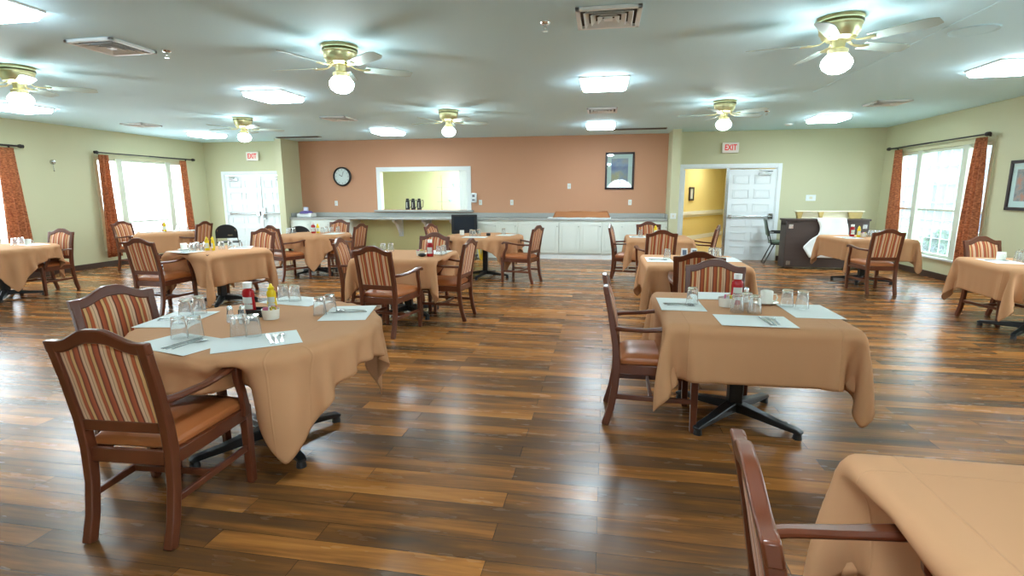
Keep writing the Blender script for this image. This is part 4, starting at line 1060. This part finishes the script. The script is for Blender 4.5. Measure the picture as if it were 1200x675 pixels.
mats([(.51, 3.62, -90, 'at the left of the near square table', (), True, -.0), (.87, 3.2, 0, 'at the near side of the near square table', (), True, .06),
      (1.28, 3.53, 90, 'at the right of the near square table', (), False), (.83, 3.96, 180, 'at the back of the near square table', (), True, -.14)])
glasses([(.59, 3.64)], 'on the left placemat of the near square table'); glasses([(1.19, 3.66), (1.27, 3.62)], 'on the right placemat of the near square table')
glasses([(.83, 3.44), (.9, 3.5), (.93, 3.42)], 'around the middle of the near square table')
sau((1.08, 3.72, ZT), 0, 'white saucer under the mug on the near square table', 'white saucers'); mk_((1.08, 3.72, ZT+.006), -.5, 'white coffee mug on a saucer on the near square table', 'white mugs')
sug((.8, 3.6, ZT), .3, 'white sugar caddy on the near square table', 'white sugar caddies'); ket((.89, 3.72, ZT), .05, 'red ketchup bottle on the near square table', 'ketchup bottles')
shk((.97, 3.8, ZT), 0, 'glass salt shaker behind the ketchup on the near square table', 'salt shakers')
# middle table
mats([(-2.1, 6.45, 90, 'on the middle table', (), False)])
glasses([(-2.8, 6.36), (-2.73, 6.44)], 'at the left of the middle table'); glasses([(-1.98, 6.12), (-1.96, 6.24)], 'right of the ketchup on the middle table')
ket((-2.05, 6.0, ZT), .1, 'dark red ketchup bottle on the middle table', 'ketchup bottles'); sug((-2.2, 6.08, ZT), 0, 'white sugar caddy on the middle table', 'white sugar caddies')
bm = B(); sph(bm, (0, 0, .02), .05, (1, .8, .42), 14); bmesh.ops.transform(bm, matrix=Matrix.Translation((-2.14, 5.97, ZT)), verts=bm.verts); tag(obj('condiment_dish', bm, m_blackp, smooth=True), 'small black dish beside the ketchup on the middle table', 'dish')
# left square table
mats([(-5.42, 6.06, -17, 'at the near side of the left square table', (), True, .05), (-5.03, 6.62, 120, 'at the far side of the left square table', (), True, .0)])
sau((-5.56, 6.19, ZT+.0015), 0, 'white saucer under the mug on the left square table', 'white saucers'); mk_((-5.56, 6.19, ZT+.0075), 1.2, 'white coffee mug on the left square table', 'white mugs')
glasses([(-5.37, 6.12), (-5.42, 6.25), (-5.33, 6.32)], 'left of the mustard on the left square table'); glasses([(-5.16, 6.4), (-5.1, 6.5)], 'right of the mustard on the left square table')
mus((-5.24, 6.23, ZT), .5, 'yellow mustard bottle, left of two on the left square table', 'mustard bottles'); mus((-5.16, 6.24, ZT), -.4, 'yellow mustard bottle, right of two on the left square table', 'mustard bottles')
shk((-5.3, 6.2, ZT), 0, 'glass salt shaker on the left square table', 'salt shakers')
# left edge table
mats([(-8.5, 6.58, 160, 'on the left edge table', (), False)])
glasses([(-8.67, 6.45), (-8.7, 6.57)], 'on the left edge table'); mk_((-8.55, 6.55, ZT+.0015), .4, 'white coffee mug on the left edge table', 'white mugs'); shk((-8.78, 6.3, ZT), 0, 'glass salt shaker on the left edge table', 'salt shakers')
# left window table
ket((-8.9, 9.45, ZT), .5, 'dark red ketchup bottle on the left window table', 'ketchup bottles'); mus((-8.84, 9.4, ZT), .5, 'yellow mustard bottle on the left window table', 'mustard bottles')
mats([(-8.95, 9.2, -132, 'at the left of the left window table', (), True, 0), (-8.6, 9.62, 50, 'at the far side of the left window table', (), False)])
glasses([(-8.95, 9.38), (-8.78, 9.45), (-8.66, 9.55), (-8.58, 9.45), (-8.5, 9.58)], 'on the left window table')
# far left-centre round table
glasses([(-5.93, 9.18), (-5.85, 9.22), (-5.88, 9.08)], 'at the left of the far left-centre round table'); glasses([(-5.33, 9.5), (-5.22, 9.48), (-5.12, 9.55), (-5.3, 9.3)], 'at the right of the far left-centre round table')
ket((-5.48, 9.28, ZT), .4, 'red ketchup bottle on the far left-centre round table', 'ketchup bottles'); mus((-5.42, 9.34, ZT), .4, 'yellow mustard bottle on the far left-centre round table', 'mustard bottles')
mats([(-5.05, 9.25, 90, 'on the far left-centre round table', (), False)])
# far round table
mk_((-2.55, 9.26, ZT), 2, 'white coffee mug on the far round table', 'white mugs'); glasses([(-2.25, 8.95), (-2.2, 9.1), (-2.32, 9.05)], 'on the far round table')
mats([(-1.75, 9.35, 80, 'at the right of the far round table', (), False), (-2.2, 8.82, 0, 'at the near side of the far round table', (), False)])
bm = B(); lathe(bm, [(0, 0), (.035, 0), (.04, .04), (.03, .05), (0, .05)], (-2.03, 9.12, ZT), n=14); tag(obj('condiment_dish', bm, m_blackp, smooth=True), 'small black dish on the far round table', 'dish')
glasses([(-1.82, 9.45)], 'on the right placemat of the far round table')
# far right-centre table
mats([(.55, 9.25, -90, 'on the far right-centre table', (), True, 0)]); glasses([(.6, 9.36)], 'on the far right-centre table')
mus((.86, 9.5, ZT), 0, 'yellow mustard bottle on the far right-centre table', 'mustard bottles')
def menu():
    t = thing('menu_card', '', 'card')
    for s in (-1, 1):
        bm = B(); box(bm, (0, s*.018, .05), (.07, .002, .1), 0, s*.3); obj('panel', bm, m_cardb, t)
    bm = B(); box(bm, (0, -.0245, .05), (.045, .001, .06), 0, -.3); obj('print_block', bm, mat('grey_print', (96, 112, 136), .6), t)
    return t
mc = Kind(menu)
mc((.96, 9.6, ZT), 0, 'small white standing card on the far right-centre table', 'standing cards')
# table behind the near square one
mats([(.6, 6.08, -90, 'at the left of the table behind the near square one', (), True, 0), (1.33, 6.2, 90, 'at the right of the table behind the near square one', (), False)])
glasses([(.7, 6.16)], 'at the left of the table behind the near square one'); glasses([(1.22, 6.4), (1.3, 6.42)], 'at the right of the table behind the near square one')
mc((.92, 6.42, ZT), 0, 'small white standing card, left one on the table behind the near square one', 'standing cards'); mc((1.03, 6.43, ZT), .1, 'small white standing card, right one on the table behind the near square one', 'standing cards')
# piano table
mus((4.18, 9.72, ZT), 0, 'yellow mustard bottle on the piano table', 'mustard bottles'); ket((4.12, 9.82, ZT), .2, 'dark red ketchup bottle on the piano table', 'ketchup bottles')
sug((4.27, 9.76, ZT), 0, 'white sugar caddy on the piano table', 'white sugar caddies'); glasses([(4.34, 9.68), (4.42, 9.76), (4.5, 9.8)], 'on the piano table')
mats([(3.96, 9.55, -84, 'at the left of the piano table', (), True, 0), (4.6, 9.6, 96, 'at the right of the piano table', (), False)])
# right edge table
mk_((4.3, 6.62, ZT+.0015), -1.5, 'white coffee mug at the far side of the right edge table', 'white mugs'); glasses([(4.36, 6.46), (4.43, 6.52), (4.4, 6.38), (4.55, 6.7)], 'on the right edge table')
mats([(4.2, 6.45, -95, 'on the right edge table', (), True, -.1)])

# ------------------------------------------------------------------ piano corner
t = thing('upright_piano', 'dark upright piano with its back to the room', 'piano', (4.25, 11.2, 0))
bm = B(); bb(bm, -.74, .74, 0, .03, .04, .95); bb(bm, -.74, .74, .03, .36, .86, .95); bb(bm, -.74, -.7, .03, .36, .02, .9); bb(bm, .7, .74, .03, .36, .02, .9); bb(bm, -.7, .7, .03, .36, .04, .12); obj('case', bm, m_piano, t, bevel=.006)
bm = B(); bb(bm, -.76, .76, -.02, .4, .95, .985); obj('lid', bm, m_piano, t, bevel=.006)
bm = B(); bb(bm, -.6, .6, .34, .62, .56, .68); bb(bm, -.62, -.58, .3, .62, .56, .8); bb(bm, .58, .62, .3, .62, .56, .8); obj('keybed', bm, m_piano, t, bevel=.006)
bm = B(); bb(bm, -.57, .57, .4, .6, .68, .7); obj('keys', bm, m_ceramic, t)
bm = B(); bb(bm, -.7, -.62, -.012, 0, .08, .16); bb(bm, .62, .7, -.012, 0, .08, .16); bb(bm, -.7, -.62, -.012, 0, .8, .88); bb(bm, .62, .7, -.012, 0, .8, .88); obj('corner_plates', bm, m_steel, t)
for s in (-1, 1):
    bm = B(); sweep(bm, [(s*.58, .56, .56), (s*.58, .6, .46), (s*.58, .575, .28), (s*.58, .55, .1), (s*.58, .58, .05)], [.06, .055, .04, .032, .045], [.07, .06, .04, .03, .04]); l = obj('leg', bm, m_wood, t, bevel=.008)
    bm = B(); cyl(bm, (s*.58-.012, .58, .025), (s*.58+.012, .58, .025), .024); obj('caster', bm, m_rod, l, smooth=True)
t = thing('display_shelf', 'long cream and gilt shelf with blocky ends on the piano', 'shelf', (4.33, 11.42, .986))
bm = B(); bb(bm, -.62, .62, -.06, .06, .13, .15); bb(bm, -.5, .5, -.03, .03, .0, .02); bb(bm, -.5, .5, .0, .02, 0, .13); obj('board', bm, m_cream, t, bevel=.004)
for x0, x1 in ((-.6, -.48), (-.2, -.1), (.34, .6)):
    bm = B(); prism(bm, [(x0+.03, 0), (x1-.03, 0), (x1, .13), (x0, .13)], 'y', -.055, .05); obj('end_block' if abs(x0) > .3 else 'divider', bm, m_gilt, t, bevel=.006)
# white sheet hanging on the piano back
bm = B(); nz, nu = 24, 14; g = []
for j in range(nz+1):
    v = j/nz; z = 1.0-.76*v if j > 1 else 1.0
    xl = 4.02+.08*math.sin(PI*min(1, v*1.9))-(.2*max(0, v-.42)/.3 if v < .72 else .2) + (.12*max(0, v-.75)/.25)
    xr = 4.55+.07*math.sin(PI*min(1, v*1.3))
    row = []
    for i in range(nu+1):
        u = i/nu; row.append(bm.verts.new((xl+(xr-xl)*u, 11.165-.012*math.sin(9*u+3*v)-.05*v if j > 0 else 11.4, z+.0)))
    g.append(row)
for j in range(nz):
    for i in range(nu): bm.faces.new((g[j][i], g[j][i+1], g[j+1][i+1], g[j+1][i]))
o = obj('white_sheet', bm, mat('white_cotton', (228, 230, 226), .8), smooth=True); md = o.modifiers.new('s', 'SOLIDIFY'); md.thickness = .004
tag(o, 'white sheet with a wavy edge hanging over the back of the piano', 'sheet')
# visitor chair, green seat
t = thing('visitor_chair', 'metal armchair with a green seat beside the right door', 'chair', (3.68, 12.1, 0), D(-100))
bm = B()
for s in (-1, 1):
    sweep(bm, [(s*.23, -.3, 0), (s*.23, -.12, .42), (s*.23, -.2, .46)], .022, .022, (1, 0, 0), True)
    sweep(bm, [(s*.23, -.18, .42), (s*.235, -.24, .66), (s*.22, -.32, .93)], .022, .022, (1, 0, 0), True)
    sweep(bm, [(s*.23, .24, 0), (s*.23, .2, .4), (s*.25, .2, .62), (s*.25, .14, .66), (s*.25, -.24, .66)], .022, .022, (1, 0, 0), True)
    sweep(bm, [(s*.23, -.2, .42), (s*.23, .22, .42)], .022, .022, (1, 0, 0), True)
obj('frame', bm, m_black, t, smooth=True)
bm = B(); bb(bm, -.22, .22, -.2, .25, .42, .48); obj('seat', bm, m_greenv, t, bevel=.02)
bm = B(); box(bm, (0, -.275, .76), (.42, .035, .36), 0, .2); obj('backrest', bm, m_greenv, t, bevel=.015)
for s in (-1, 1):
    bm = B(); box(bm, (s*.25, -.03, .675), (.045, .25, .022)); obj('arm_pad', bm, m_blackp, t, bevel=.006)
def stack_chair():
    t = thing('plastic_chair', '', 'chair')
    bm = B()
    for s in (-1, 1):
        sweep(bm, [(s*.23, -.24, 0), (s*.22, -.2, .44), (s*.2, -.24, .6), (s*.17, -.27, .74)], .02, .02, (1, 0, 0), True); sweep(bm, [(s*.23, .22, 0), (s*.22, .18, .43), (s*.22, -.2, .44)], .02, .02, (1, 0, 0), True)
    obj('frame', bm, m_chrome, t, smooth=True)
    bm = B(); bb(bm, -.21, .21, -.2, .22, .44, .465); obj('seat', bm, m_blackp, t, bevel=.01)
    bm = B(); pts = [(-.22, .55), (.22, .55)]+[(.22*math.cos(a), .68+.17*math.sin(a)) for a in [PI*k/12 for k in range(13)]]
    prism(bm, pts, 'y', -.27, -.245); obj('backrest', bm, m_blackp, t, bevel=.008)
    bm = B(); bb(bm, .02, .12, -.276, -.27, .6, .63); obj('maker_plate', bm, m_steel, t)
    return t
pc = Kind(stack_chair)
pc((-8.3, 10.55, 0), D(30), 'black round-backed plastic chair before the left double door', 'black plastic chairs')
pc((-6.35, 10.3, 0), D(20), 'black round-backed plastic chair half hidden near the left cabinets', 'black plastic chairs')
